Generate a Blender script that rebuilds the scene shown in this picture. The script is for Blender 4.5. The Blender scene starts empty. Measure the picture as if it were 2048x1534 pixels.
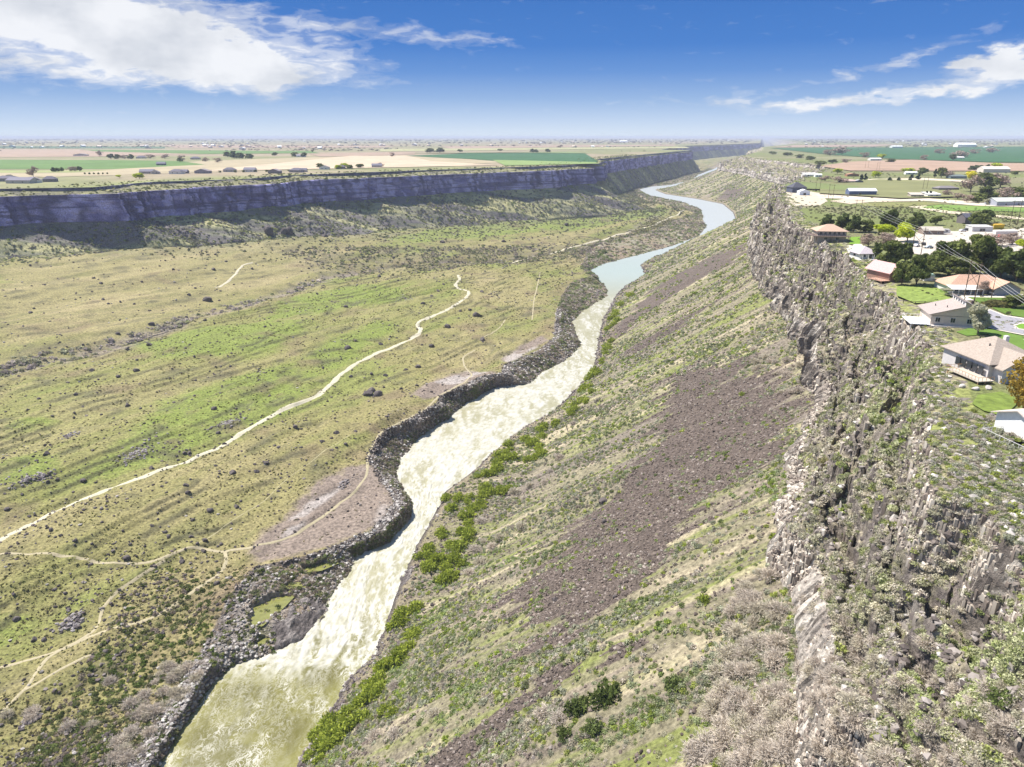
import bpy, math, random
import numpy as np
from math import radians as R
sc = bpy.context.scene
C = sc.collection
random.seed(7)
rng = np.random.default_rng(11)

# ------------------------------------------------------------------ camera
PITCH = R(19.15); CAMZ = 58.0; FX = 1420.0
cd = bpy.data.cameras.new('camera'); cam = bpy.data.objects.new('camera', cd); C.objects.link(cam)
cam.location = (0, 0, CAMZ); cam.rotation_euler = (math.pi/2 - PITCH, 0, 0)
cd.sensor_width = 36; cd.lens = 36*FX/2048; cd.clip_start = 1; cd.clip_end = 120000
sc.camera = cam
sc.view_settings.view_transform = 'Standard'; sc.view_settings.look = 'None'
sc.view_settings.exposure = 0.75; sc.view_settings.gamma = 1
SP, CP = math.sin(PITCH), math.cos(PITCH)
def unproj(u, v, z):
    """point of the photo at a known height -> where it stands in the world"""
    a = (np.asarray(u, float)-1024)/FX; b = (np.asarray(v, float)-767)/FX
    dy = CP-b*SP; dz = -SP-b*CP
    t = (np.asarray(z, float)-CAMZ)/dz
    return a*t, dy*t

# ------------------------------------------------------------------ sun
SUN_EL, SUN_AZ = 58.0, -62.0          # azimuth clockwise from +Y
sd = (math.sin(R(SUN_AZ))*math.cos(R(SUN_EL)), math.cos(R(SUN_AZ))*math.cos(R(SUN_EL)), math.sin(R(SUN_EL)))
from mathutils import Vector
sl = bpy.data.lights.new('sun', 'SUN'); sl.energy = 5.0; sl.angle = R(.53); sl.color = (1, .95, .88)
so = bpy.data.objects.new('sun', sl); C.objects.link(so); so.location = (0, 0, 300)
so.rotation_euler = Vector(sd).to_track_quat('Z', 'Y').to_euler()

# ------------------------------------------------------------------ node helper
class NT:
    def __init__(s, tree): s.t = tree; s.n = tree.nodes; s.l = tree.links
    def node(s, kind, **kw):
        n = s.n.new(kind)
        for k, v in kw.items(): setattr(n, k, v)
        return n
    def inp(s, n, key, v):
        if v is None: return
        if isinstance(v, bpy.types.NodeSocket): s.l.new(v, n.inputs[key])
        else: n.inputs[key].default_value = v
    def math(s, op, a, b=None, c=None, clamp=False):
        n = s.node('ShaderNodeMath', operation=op, use_clamp=clamp)
        s.inp(n, 0, a); s.inp(n, 1, b); s.inp(n, 2, c); return n.outputs[0]
    def vmath(s, op, a, b=None, scale=None):
        n = s.node('ShaderNodeVectorMath', operation=op); s.inp(n, 0, a); s.inp(n, 1, b)
        if scale is not None: s.inp(n, 'Scale', scale)
        return n.outputs['Value'] if op in ('LENGTH', 'DOT_PRODUCT') else n.outputs[0]
    def noise(s, vec, scale, detail=4, rough=.55, dist=0):
        n = s.node('ShaderNodeTexNoise'); s.inp(n, 'Vector', vec); s.inp(n, 'Scale', scale)
        s.inp(n, 'Detail', detail); s.inp(n, 'Roughness', rough); s.inp(n, 'Distortion', dist); return n
    def ramp(s, fac, stops, interp='LINEAR'):
        n = s.node('ShaderNodeValToRGB'); n.color_ramp.interpolation = interp
        e = n.color_ramp.elements
        while len(e) < len(stops): e.new(.5)
        for k, (p, c) in enumerate(stops):
            e[k].position = p; e[k].color = (c[0], c[1], c[2], 1) if not isinstance(c, (int, float)) else (c, c, c, 1)
        s.inp(n, 0, fac); return n.outputs[0]
    def mix(s, fac, a, b, mode='MIX'):
        n = s.node('ShaderNodeMix', data_type='RGBA', blend_type=mode)
        s.inp(n, 0, fac); s.inp(n, 6, a); s.inp(n, 7, b); return n.outputs[2]

# ------------------------------------------------------------------ world: sky and clouds
w = bpy.data.worlds.new('World'); sc.world = w; w.use_nodes = True
T = NT(w.node_tree); T.n.clear()
sky = T.node('ShaderNodeTexSky', sky_type='NISHITA'); sky.sun_disc = False
sky.sun_elevation = R(SUN_EL); sky.sun_rotation = R(SUN_AZ); sky.altitude = 1100; sky.dust_density = .3
tc = T.node('ShaderNodeTexCoord'); sep = T.node('ShaderNodeSeparateXYZ'); T.l.new(tc.outputs['Generated'], sep.inputs[0])
el = T.math('MULTIPLY', T.math('ARCSINE', sep.outputs[2]), 180/math.pi)
az = T.math('MULTIPLY', T.math('ARCTAN2', sep.outputs[0], sep.outputs[1]), 180/math.pi)
eln = T.math('DIVIDE', el, 30.0, clamp=True)
S_ = 5.8
ramp = T.ramp(eln, [(0, (.74, .84, .95)), (.04, (.55, .69, .90)), (.09, (.33, .50, .80)), (.15, (.16, .335, .72)),
                    (.21, (.085, .245, .65)), (.33, (.062, .20, .58)), (1, (.05, .15, .45))])
ramp_s = T.vmath('SCALE', ramp, scale=S_)
zen = T.math('SMOOTH_MIN', 1.0, T.math('MULTIPLY', T.math('SUBTRACT', el, 12), .06), .1)
zen = T.math('MAXIMUM', zen, 0.0)
base = T.mix(zen, ramp_s, sky.outputs[0])
cv = T.node('ShaderNodeCombineXYZ'); T.l.new(az, cv.inputs[0]); T.l.new(el, cv.inputs[1])
stretch = T.vmath('MULTIPLY', cv.outputs[0], (1, 2.6, 1))
wn = T.noise(stretch, .28, 6, .6)
warp = T.vmath('MULTIPLY', T.vmath('SUBTRACT', wn.outputs['Color'], (.5, .5, .5)), (9, 2.6, 0))
wc = T.vmath('ADD', cv.outputs[0], warp)
def azel(u, v):
    a = (u-1024)/FX; b = (v-767)/FX; x, y, z = a, CP-b*SP, -SP-b*CP
    return math.degrees(math.atan2(x, y)), math.degrees(math.atan2(z, math.hypot(x, y)))
dens = None
for (u, v, ru, rv, rot, st) in [(40, 40, 440, 80, -3, 1.5), (330, 92, 210, 52, -14, 1.35), (590, 122, 180, 34, -3, .95), (560, 150, 240, 16, -3, .5), (200, 150, 330, 22, -3, .6),
        (790, 66, 190, 20, -4, .75), (990, 84, 90, 10, -8, .5), (1975, 150, 130, 26, 10, 1.15), (2035, 112, 50, 26, 20, 1.1),
        (1610, 208, 120, 15, 8, 1.0), (1790, 190, 170, 10, 4, .8), (1468, 192, 50, 16, 0, .9), (1850, 98, 130, 16, 20, .55),
        (1340, 208, 130, 8, -3, .45), (1720, 140, 170, 10, 12, .45), (1780, 2, 40, 8, 0, .5), (450, 20, 240, 26, -10, .5)]:
    a0, e0 = azel(u, v)
    m = T.node('ShaderNodeMapping', vector_type='TEXTURE'); T.l.new(wc, m.inputs[0])
    m.inputs['Location'].default_value = (a0, e0, 0); m.inputs['Rotation'].default_value = (0, 0, R(rot))
    m.inputs['Scale'].default_value = (ru/24.8, rv/24.8, 1)
    d = T.math('MULTIPLY', T.math('SUBTRACT', 1.25, T.vmath('LENGTH', m.outputs[0]), clamp=True), st)
    dens = d if dens is None else T.math('ADD', dens, d)
fn = T.noise(T.vmath('MULTIPLY', cv.outputs[0], (1, 3.4, 1)), .5, 9, .56, .6)
cl = T.math('ADD', dens, T.math('MULTIPLY', T.math('SUBTRACT', fn.outputs[0], .60), 2.0))
cl = T.ramp(T.math('MULTIPLY', cl, .8), [(0, 0), (.3, .14), (.65, .5), (1, .92)], 'EASE')
cl = T.math('MULTIPLY', cl, T.math('GREATER_THAN', el, -1))
sn = T.noise(T.vmath('MULTIPLY', cv.outputs[0], (1, 1.8, 1)), .16, 5, .55)
shade = T.ramp(sn.outputs[0], [(.34, (.70, .73, .78)), (.58, (.97, .98, 1.0))])
cloudc = T.vmath('SCALE', shade, scale=5.9)
skyc = T.mix(cl, base, cloudc)
bg = T.node('ShaderNodeBackground'); T.l.new(skyc, bg.inputs[0]); bg.inputs[1].default_value = .1
wo = T.node('ShaderNodeOutputWorld'); T.l.new(bg.outputs[0], wo.inputs[0])

# ------------------------------------------------------------------ noise in numpy
def _h(ix, iy, seed):
    n = (ix.astype(np.int64)*374761393 + iy.astype(np.int64)*668265263 + seed*974634777) & 0xffffffff
    n = ((n ^ (n >> 13))*1274126177) & 0xffffffff
    n = ((n ^ (n >> 16))*2246822519) & 0xffffffff
    return ((n ^ (n >> 15)) & 0xffffff)/float(0xffffff)
def vn(x, y, seed=0):
    x = np.asarray(x, float); y = np.asarray(y, float)
    ix = np.floor(x); iy = np.floor(y); fx = x-ix; fy = y-iy
    fx = fx*fx*(3-2*fx); fy = fy*fy*(3-2*fy)
    a = _h(ix, iy, seed); b = _h(ix+1, iy, seed); c = _h(ix, iy+1, seed); d = _h(ix+1, iy+1, seed)
    return (a*(1-fx)+b*fx)*(1-fy)+(c*(1-fx)+d*fx)*fy
def fbm(x, y, octv=4, seed=0, gain=.5):
    s = 0; amp = 1; tot = 0; f = 1
    for k in range(octv):
        s = s+amp*vn(x*f+k*17.3, y*f-k*9.1, seed+k*31); tot += amp; amp *= gain; f *= 2.03
    return s/tot
def sstep(a, b, x):
    t = np.clip((x-a)/(b-a), 0, 1); return t*t*(3-2*t)

# ------------------------------------------------------------------ terrain: feature lines of the canyon as X(Y), Z(Y)
def zr_v(v): return np.interp(v, [340, 400, 470, 530, 560, 640, 1340], [-96, -98, -105, -111, -112, -114, -125])
def line(pts, head=(), tail=()):
    u, v, z = [np.array(c, float) for c in zip(*pts)]
    X, Y = unproj(u, v, z)
    a = [(y, x, zz) for x, y, zz in zip(X, Y, z)]
    a = sorted(a)
    lo, hi = a[0][0], a[-1][0]
    a = [p for p in head if p[0] < lo]+a+[p for p in tail if p[0] > hi]
    a = np.array(a); return a[:, 0], a[:, 1], a[:, 2]
def at(L, Y, k=1): return np.interp(Y, L[0], L[k])

P1 = line([(0, 377, 0), (178, 374, 0), (310, 363, 0), (500, 357, 0), (620, 348, 0), (700, 345, 0), (1000, 335, 0), (1150, 329, 0), (1210, 325.5, 0),
           (1296, 308, 0), (1386, 300, 0)], [(20, -1650, 0), (500, -1060, 0)], [(3600, 720, 0), (5035, 1130, 0), (7550, 2500, 0), (60000, 20000, 0)])
P6 = line([(-300, 590, -72), (0, 530, -70), (280, 493, -70), (560, 480, -74), (700, 470, -84), (900, 450, -92), (1100, 430, -96), (1300, 405, -100)],
          [(20, -1000, -80)], [(2300, 360, -93), (3500, 830, -92), (5035, 1300, -92), (7550, 2600, -95), (60000, 20100, -95)])
P7 = line([(-300, 820, -100), (0, 745, -100), (250, 680, -100), (480, 612, -100), (640, 560, -100), (750, 535, -102), (900, 525, -104), (1150, 500, -103), (1260, 462, -100), (1320, 425, -98)],
          [(20, -620, -100)], [(2300, 370, -95), (3500, 850, -94), (5035, 1420, -94), (7550, 2620, -94), (60000, 20120, -94)])
P8 = line([(255, 1534, -121), (310, 1440, -121), (360, 1370, -120), (405, 1300, -119), (440, 1230, -117), (478, 1170, -114.5), (520, 1132, -115.5), (600, 1116, -115), (680, 1088, -114.5), (745, 1060, -114),
           (792, 1005, -113), (765, 965, -111), (735, 925, -109), (745, 895, -107.5), (772, 858, -106.5), (862, 832, -106), (884, 792, -106), (930, 770, -106), (1002, 757, -106),
           (1008, 730, -107), (1078, 700, -106), (1108, 675, -106), (1112, 625, -105.5), (1128, 585, -105.5), (1142, 566, -105.5), (1186, 552, -106), (1165, 530, -105), (1175, 505, -103),
           (1180, 487, -100), (1260, 472, -101), (1312, 460, -102), (1350, 440, -102.5)],
          [(20, -175, -122)], [(1600, 405, -100), (1900, 350, -96.5), (2300, 380, -96.5), (3500, 900, -95), (5035, 1435, -95), (7550, 2640, -95), (60000, 20140, -95)])
def riv(pts): return [(u, v, float(zr_v(v))) for u, v in pts]
P10 = line(riv([(310, 1534), (345, 1470), (392, 1410), (432, 1360), (472, 1328), (545, 1308), (600, 1268), (655, 1225), (662, 1190), (702, 1140), (712, 1112), (780, 1082), (822, 1032), (826, 1008), (792, 958),
                (800, 920), (835, 875), (900, 832), (935, 802), (985, 775), (1060, 768), (1082, 745), (1132, 718), (1162, 690), (1142, 645), (1165, 620), (1216, 592), (1210, 572),
                (1168, 545), (1205, 528), (1285, 508), (1345, 492), (1398, 472), (1412, 455), (1400, 418), (1365, 404), (1300, 392), (1277, 380), (1292, 374), (1340, 370), (1382, 361), (1396, 350), (1413, 343), (1430, 337)]),
           [(20, -150, -125)], [(5035, 1450, -96), (7550, 2680, -96), (60000, 20200, -96)])
P12 = line(riv([(590, 1534), (625, 1470), (660, 1420), (690, 1370), (745, 1310), (775, 1250), (790, 1190), (800, 1165), (830, 1100), (868, 1030), (890, 985), (935, 950), (985, 905), (1040, 860), (1110, 820),
                (1150, 780), (1185, 740), (1195, 690), (1205, 640), (1232, 590), (1250, 572), (1292, 552), (1280, 530), (1305, 515), (1350, 504), (1425, 494), (1452, 484), (1478, 460), (1466, 425), (1445, 408),
                (1395, 398), (1330, 388), (1310, 380), (1345, 374), (1402, 363), (1426, 352), (1440, 342), (1446, 337)]),
           [(20, -108, -125)], [(5035, 1500, -96), (7550, 2740, -96), (60000, 20260, -96)])
P13 = line([(1600, 1534, -40), (1602, 1440, -40), (1578, 1280, -40), (1550, 1120, -40), (1570, 1020, -40), (1590, 950, -40), (1620, 880, -40), (1625, 800, -40), (1605, 720, -40), (1575, 650, -40), (1530, 590, -40),
            (1502, 530, -40), (1503, 480, -40), (1515, 440, -42)], [(20, 42, -38)],
           [(920, 296, -44), (1194, 420, -46), (1500, 575, -46), (2000, 628, -44), (2310, 640, -44), (3500, 1100, -44), (4500, 1420, -44), (7550, 2840, -44), (60000, 20400, -44)])
P17 = line([(2060, 1125, 0), (1965, 1015, 0), (1905, 985, 0), (1885, 930, 0), (1872, 870, 0), (1862, 800, 0), (1866, 735, 0), (1838, 680, 0), (1800, 622, 0), (1742, 562, 0), (1692, 520, 0), (1642, 478, 0),
            (1602, 455, 0), (1584, 430, 0), (1571, 405, 0), (1562, 385, 0), (1560, 372, 0)], [(20, 70, 0), (60, 72, 0)],
           [(1194, 480, 0), (1500, 640, 0), (1600, 672, 0), (2000, 686, 0), (2310, 705, 0), (3500, 1170, 0), (4500, 1500, 0), (7550, 2900, 0), (60000, 20500, 0)])

# rows
ys = [34.0]
while ys[-1] < 45000:
    y = ys[-1]; ys.append(y+max(.42, y*(.0022 if y < 2600 else .006 if y < 9000 else .03)))
Yr = np.array(ys); NR = len(Yr)
def wig(sd_, amp, fr): return (fbm(Yr/fr, Yr*0+3.3, 4, sd_)-.5)*2*amp
x1 = np.interp(Yr, np.r_[P1[0], 1750, 2072].tolist().__class__(sorted(np.r_[P1[0], 1750, 2072])), [dict(zip(P1[0].tolist()+[1750.0, 2072.0], P1[1].tolist()+[128.0, 243.0]))[q] for q in sorted(P1[0].tolist()+[1750.0, 2072.0])])+wig(1, 16, 90)*sstep(300, 900, Yr)+wig(2, 6, 22)
x6 = at(P6, Yr); x7 = at(P7, Yr)+wig(3, 10, 60)
x10 = at(P10, Yr)+wig(4, 1.6, 7); z10 = at(P10, Yr, 2)
x12 = at(P12, Yr)+wig(5, 1.6, 7); z12 = at(P12, Yr, 2)
zriv = (z10+z12)/2
x8 = np.minimum(at(P8, Yr)+wig(6, 1.8, 8), x10-5)
x13 = at(P13, Yr)+wig(7, 9, 26)+wig(17, 2.5, 7); x17 = at(P17, Yr)+wig(8, 9, 30)+wig(18, 3, 8)
sh = np.interp(Yr, [1650, 1712], [1, .18])
X1 = x1; X2 = x1+2; X3 = x1+np.maximum(4, (40+wig(9, 34, 70))*sh); X4 = X3+np.interp(Yr, [1700, 1740], [6, 3])+wig(10, 1.0, 20)
X5 = X4+np.interp(Yr, [900, 1150, 1700, 1760, 2400], [78, 118, 118, 34, 40])+wig(11, 6, 40)
gp = np.interp(Yr, [1650, 1750], [1, .3])
X6 = np.maximum(x6, X5+8*gp); X7 = np.maximum(x7, X6+15*gp)
X8 = np.maximum(x8, X7+10*gp)

lowcliff = np.interp(Yr, [30, 225, 250, 300, 345, 400, 500, 560, 620, 850, 1000, 1090, 1350, 1600], [0, 0, .3, .3, .5, .85, .9, .6, .7, .5, .2, .6, .6, .05])*np.interp(fbm(Yr/17, Yr*0, 3, 41), [.38, .5, .62], [.25, .8, 1.1])*np.where(Yr > 490, np.interp(fbm(Yr/26, Yr*0+5, 3, 43), [.42, .55], [.1, 1.15]), 1)
X7b = np.maximum(X7+5, X8-(60+.62*Yr))
X7b = np.minimum(X7b, X8-1)
X9 = X8+np.interp(lowcliff, [0, 1], [6, 2.0]); X10 = np.maximum(x10, X9+1.5)
X12 = np.maximum(x12, X10+8)
X13 = np.maximum(x13, X12+60)
X12b = X12+5; X12c = np.maximum(X12b+3, X13-135)
X14 = X13+5+wig(20, 2, 12); X17 = np.maximum(x17, X14+14)
X15 = X14+(X17-X14)*.55; X16 = X17-3.2; X18 = X17+10; X15 = np.minimum(X15, X16-2)
Z6 = at(P6, Yr, 2); Z7 = at(P7, Yr, 2); Z8 = at(P8, Yr, 2)
nearw = sstep(120, 260, Yr)
z14 = np.clip(-30+np.interp(Yr, [120, 260, 330, 600, 1200], [0, 3, 8, 9, 6])+wig(12, 17, 38), -38, -10); z15 = np.clip(-16+wig(13, 8, 30), z14+1, -5); z16 = np.clip(-7*np.exp(-((Yr-104)/24)**4)+-6.5+wig(14, 14, 26), z15+1, -1.2)
f7 = (X7b-X7)/(X8-X7)
cols = [  # X, Z, number of columns to the next, name
 (X1*0-45000, Yr*0, 26, 'plateau', -3), (X1-60, Yr*0, 14, 'plateau', 1), (X1, Yr*0-.3, 5, 'canyon_cliff', 1), (X2, -4.5+wig(19, 5, 60), 14, 'canyon_cliff', 1),
 (X3, Yr*0-8, 30, 'canyon_cliff', 1), (X4, -42+wig(15, 4, 40), 56, 'canyon_talus', 1), (X5, Z6-1.5, 16, 'canyon_floor', 1), (X6, Z6, 70, 'canyon_floor', 1),
 (X7, Z7, 60, 'canyon_floor', 1), (X7b, Z7*(1-f7)+Z8*f7, 210, 'canyon_floor', 1), (X8, Z8, 12, 'river_bank', 1), (X9, np.minimum(Z8-.4, Z8+(zriv+2.2-Z8)*np.interp(lowcliff, [0, 1], [.12, .66])), 22, 'river_bank', 1),
 (X10, zriv-.05, 4, 'river_bed', 1), ((X10+X12)/2, zriv-3, 4, 'river_bed', 1), (X12, zriv-.05, 8, 'talus_slope', 1), (X12b, zriv+2.5, 8, 'talus_slope', 1), (X12c, zriv+5, 210, 'talus_slope', 1),
 (X13, Yr*0-40, 30, 'canyon_wall', 1), (X14, z14, 34, 'canyon_wall', 1), (X15, z15, 26, 'canyon_wall', 1), (X16, z16, 18, 'canyon_wall', 1),
 (X17, Yr*0-.6, 14, 'plateau_edge', 1), (X18, Yr*0, 26, 'plateau_edge', 3), (X1*0+50000, Yr*0, 0, '', 1)]
BX = np.array([c[0] for c in cols]); BZ = np.array([c[1] for c in cols])      # K x NR
starts = np.cumsum([0]+[c[2] for c in cols[:-1]]); NC = starts[-1]+1
def spaced(n, mode):
    t = np.arange(n)/n
    if mode == 3: return t**4
    if mode == -3: return 1-(1-t)**4
    return t
GX = np.zeros((NR, NC)); GZ = np.zeros((NR, NC)); SEG = np.zeros(NC, int)
for k, c in enumerate(cols[:-1]):
    t = spaced(c[2], c[4]); s = starts[k]
    GX[:, s:s+c[2]] = BX[k][:, None]*(1-t)+BX[k+1][:, None]*t
    GZ[:, s:s+c[2]] = BZ[k][:, None]*(1-t)+BZ[k+1][:, None]*t
    SEG[s:s+c[2]] = k
GX[:, -1] = BX[-1]; GZ[:, -1] = BZ[-1]; SEG[-1] = len(cols)-2
GY = np.repeat(Yr[:, None], NC, 1)
# relief
sg = SEG[None, :]
def seg(*ks):
    m = np.zeros(NC, bool)
    for k in ks: m |= SEG == k
    return m
def sub(mask): return np.where(mask)[0]
# canyon floor relief with little lava scarps
m = sub(seg(6, 7, 8, 9)); x, y = GX[:, m], GY[:, m]
big = fbm(x/90, y/140, 4, 50)
rx = x*.86-y*.5; ry = x*.5+y*.86          # along the canyon
ter = fbm(rx/38, ry/150, 3, 51)*9
stp = ter-np.floor(ter); stp = sstep(.35, .65, stp)+np.floor(ter)
edge = np.minimum(sstep(0, 14, BX[10][:, None]-x), 1)
GZ[:, m] += (big-.5)*5*edge+(stp-4.5)*1.15*edge+(fbm(x/9, y/9, 4, 52)-.5)*2.0*(.4+.6*edge)
SC = np.zeros((NR, NC)); SC[:, m] = (1-np.abs((ter-np.floor(ter))-.5)*2)**3
# gully along line 7
g = np.exp(-((x-BX[8][:, None])/12)**2); GZ[:, m] -= 2.5*g
# bank rocks
m = sub(seg(10, 11)); x, y = GX[:, m], GY[:, m]
rock = fbm(x/4, y/4, 4, 60)
fade = np.minimum(sstep(0, 3, BX[12][:, None]-x), sstep(-1, 5, x-BX[10][:, None]))*np.interp(y, [150, 240, 330, 800, 900], [.45, .7, 1, 1, .4])
GZ[:, m] += (rock-.42)*3.4*fade
# left talus: ribs down the slope
m = sub(seg(5)); x, y = GX[:, m], GY[:, m]; t = (x-BX[5][:, None])/(BX[6]-BX[5])[:, None]
rib = fbm(y/26-x/55, x/200, 3, 61)
GZ[:, m] += (rib-.5)*13*np.sin(np.pi*np.clip(t, 0, 1))**.6+(fbm(x/6, y/6, 4, 62)-.5)*3*np.sin(np.pi*np.clip(t, 0, 1))
# right talus
m = sub(seg(15, 16)); x, y = GX[:, m], GY[:, m]
t = np.clip((x-BX[15][:, None])/(BX[17]-BX[15])[:, None], 0, 1); en = np.sin(np.pi*t)**.5
rib = fbm(y/22, x/160, 3, 63)
GZ[:, m] += (rib-.5)*6*en+(fbm(x/5, y/5, 4, 64)-.5)*1.8*en
# canyon wall terraces
m = sub(seg(18, 19)); x, y = GX[:, m], GY[:, m]
t = np.clip((x-BX[18][:, None])/(BX[20]-BX[18])[:, None], 0, 1)
nz = fbm(x/14, y/17, 4, 65)*5; fr = nz-np.floor(nz)
band = fbm(t*5.5, y/34, 4, 68)*6; fb = band-np.floor(band)
GZ[:, m] += ((sstep(.62, .76, fb)+np.floor(band))-3)*3.8*np.sin(np.pi*t)**.6
GZ[:, m] += ((sstep(.55, .8, fr)+np.floor(nz))-2.5)*1.8*np.sin(np.pi*t)**.6+(fbm(x/3.2, y/3.2, 4, 66)-.5)*2.6*np.sin(np.pi*t)**.4
m = sub(seg(21)); x, y = GX[:, m], GY[:, m]; GZ[:, m] += (fbm(x/4, y/4, 3, 67)-.45)*1.4*(1-np.clip((x-BX[21][:, None])/10, 0, 1))
m = sub(seg(22)); x, y = GX[:, m], GY[:, m]
HX = GX.copy(); HZ = GZ.copy()                # smooth sheet used to stand things on
# cliff faces: buttresses, columns and ledges pushed in and out along X
GX2 = GX.copy()
def cliff(ks, amp, f1, f2, sd_, sgn=1):
    m = sub(seg(*ks)); k0, k1 = ks[0], ks[-1]+1
    x, y, z = GX[:, m], GY[:, m], GZ[:, m]
    t = np.clip((x-BX[k0][:, None])/(BX[k1]-BX[k0])[:, None], 0, 1); en = np.sin(np.pi*t)**.35
    d = (fbm(y/f1, z/60, 3, sd_)-.5)*2.2+(np.abs(fbm(y/f2, z/25, 3, sd_+3)-.5)*2-.3)*.9+(vn(y*0+1, z/3.5, sd_+5)-.5)*.5
    cz = _h(np.floor(y/f2*2.6+_h(np.floor(z/9), np.floor(y*0), sd_+8)*.7), np.floor(z/7+_h(np.floor(y/f2*2.6), np.floor(y*0), sd_+7)*3), sd_+9)-.5
    GX2[:, m] += (d*.75+cz*.75)*amp*en*sgn*(np.interp(y, [90, 300], [.22, 1]) if k0 in (17, 20) else 1)
cliff([4], 8, 26, 5.5, 70); cliff([2], 2.5, 14, 5, 71)
cliff([17], 5.0, 12, 3.0, 72); cliff([20], 2.2, 8, 2.4, 73); cliff([10], 1.0, 6, 1.8, 74)
m = sub(seg(18, 19)); x, y, z = GX[:, m], GY[:, m], GZ[:, m]
GX2[:, m] += (fbm(y/3.0, z/3, 3, 75)-.5)*3.2*np.interp(y, [90, 250], [.4, 1])

def H(x, y, A=None):
    """height of the ground sheet (and optional sheets A) at world x, y; also the segment"""
    x = np.atleast_1d(np.asarray(x, float)); y = np.atleast_1d(np.asarray(y, float))
    r = np.interp(y, Yr, np.arange(NR)); r0 = np.clip(r.astype(int), 0, NR-2); fr = r-r0
    bx = BX[:, r0]*(1-fr)+BX[:, r0+1]*fr
    k = np.clip((x[None, :] >= bx).sum(0)-1, 0, len(cols)-2); i = np.arange(len(x))
    t = np.clip((x-bx[k, i])/(bx[k+1, i]-bx[k, i]), 0, .99999)
    md = np.array([c[4] for c in cols])[k]
    t = np.where(md == 3, t**.25, np.where(md == -3, 1-(1-t)**.25, t))
    n = np.array([c[2] for c in cols])[k]; cc = starts[k]+t*n; c0 = np.clip(cc.astype(int), 0, NC-2); fc = cc-c0
    S = HZ if A is None else A
    v = (S[r0, c0]*(1-fc)+S[r0, c0+1]*fc)*(1-fr)+(S[r0+1, c0]*(1-fc)+S[r0+1, c0+1]*fc)*fr
    return v, k, t
def ground(u, v):
    """where the sight line of a photo point meets the ground sheet"""
    u = np.atleast_1d(np.asarray(u, float)); v = np.atleast_1d(np.asarray(v, float))
    a = (u-1024)/FX; b = (v-767)/FX; dy = CP-b*SP; dz = -SP-b*CP
    t = np.full(len(u), 45.0); done = np.zeros(len(u), bool)
    for _ in range(1500):
        st = np.maximum(.35, t*.004); tn = t+st
        h, _, _ = H(a*tn, dy*tn); below = CAMZ+dz*tn < h
        done |= below; t = np.where(done, t, tn)
        if done.all(): break
    lo = t; hi = t+np.maximum(.35, t*.004)
    for _ in range(8):
        mid = (lo+hi)/2; h, _, _ = H(a*mid, dy*mid); bl = CAMZ+dz*mid < h
        hi = np.where(bl, mid, hi); lo = np.where(bl, lo, mid)
    x, y = a*hi, dy*hi
    return x, y, H(x, y)[0]
def project(x, y, z):
    dep = y*CP-(z-CAMZ)*SP; up = y*SP+(z-CAMZ)*CP
    return 1024+x/dep*FX, 767-up/dep*FX, dep
def inpoly(x, y, P):
    P = np.asarray(P); ins = np.zeros(x.shape, bool); n = len(P); j = n-1
    for i in range(n):
        xi, yi = P[i]; xj, yj = P[j]
        c = ((yi > y) != (yj > y)); 
        with np.errstate(all='ignore'): ins ^= c & (x < (xj-xi)*(y-yi)/(yj-yi+1e-12)+xi)
        j = i
    return ins
def wpoly(pts):
    x, y, _ = ground([p[0] for p in pts], [p[1] for p in pts]); return np.stack([x, y], 1)

def warped(x, y, amp, fr, sd_): return x+(fbm(x/fr, y/fr, 3, sd_)-.5)*2*amp, y+(fbm(x/fr+9, y/fr, 3, sd_+1)-.5)*2*amp
POOLS = []
for pts in [[(500, 1250), (505, 1205), (545, 1185), (585, 1190), (560, 1215), (530, 1240)], [(598, 1142), (612, 1128), (650, 1118), (666, 1128), (640, 1142)], [(505, 1285), (520, 1268), (545, 1275), (530, 1292)], [(560, 1165), (600, 1158), (612, 1172), (575, 1182)]]:
    P = wpoly(pts); zc = float(H(P[:, 0].mean(), P[:, 1].mean())[0][0])-1.0; w_, y_ = warped(GX, GY, 1.3, 3.5, 45); ins = inpoly(w_, y_, P); POOLS.append((P, zc))
    for A_ in (GZ, HZ): A_[ins] = np.minimum(A_[ins], zc-.4)

# ------------------------------------------------------------------ ground cover map (material changes; cliff colours also carry painted shade)
SCREE = [wpoly(p) for p in [
    [(900, 1450), (985, 1395), (1055, 1420), (1020, 1500), (985, 1533), (875, 1533)], [(1130, 1330), (1200, 1290), (1180, 1340), (1110, 1370)],
    [(1385, 722), (1520, 735), (1560, 790), (1585, 830), (1560, 890), (1480, 985), (1400, 1060), (1290, 1140), (1230, 1210), (1150, 1270), (1085, 1310), (1050, 1300), (1035, 1250),
     (1060, 1160), (1120, 1090), (1190, 1000), (1250, 930), (1300, 870), (1300, 820)],
    [(1500, 480), (1490, 515), (1400, 560), (1330, 600), (1260, 660), (1215, 690), (1225, 655), (1300, 590), (1370, 540), (1440, 505)],
    [(1420, 610), (1390, 640), (1300, 690), (1250, 720), (1270, 690), (1350, 640)],
    [(1490, 372), (1510, 385), (1450, 405), (1430, 400), (1450, 380)]]]
DIRT = [wpoly(p) for p in [
    [(735, 925), (770, 965), (792, 1003), (745, 1058), (680, 1086), (600, 1112), (520, 1128), (490, 1105), (520, 1070), (580, 1020), (640, 960), (690, 935)],
    [(1000, 757), (935, 770), (885, 790), (845, 800), (820, 790), (870, 760), (930, 742), (985, 742)],
    [(1000, 720), (1080, 672), (1100, 680), (1060, 702), (1020, 726)]]]
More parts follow.
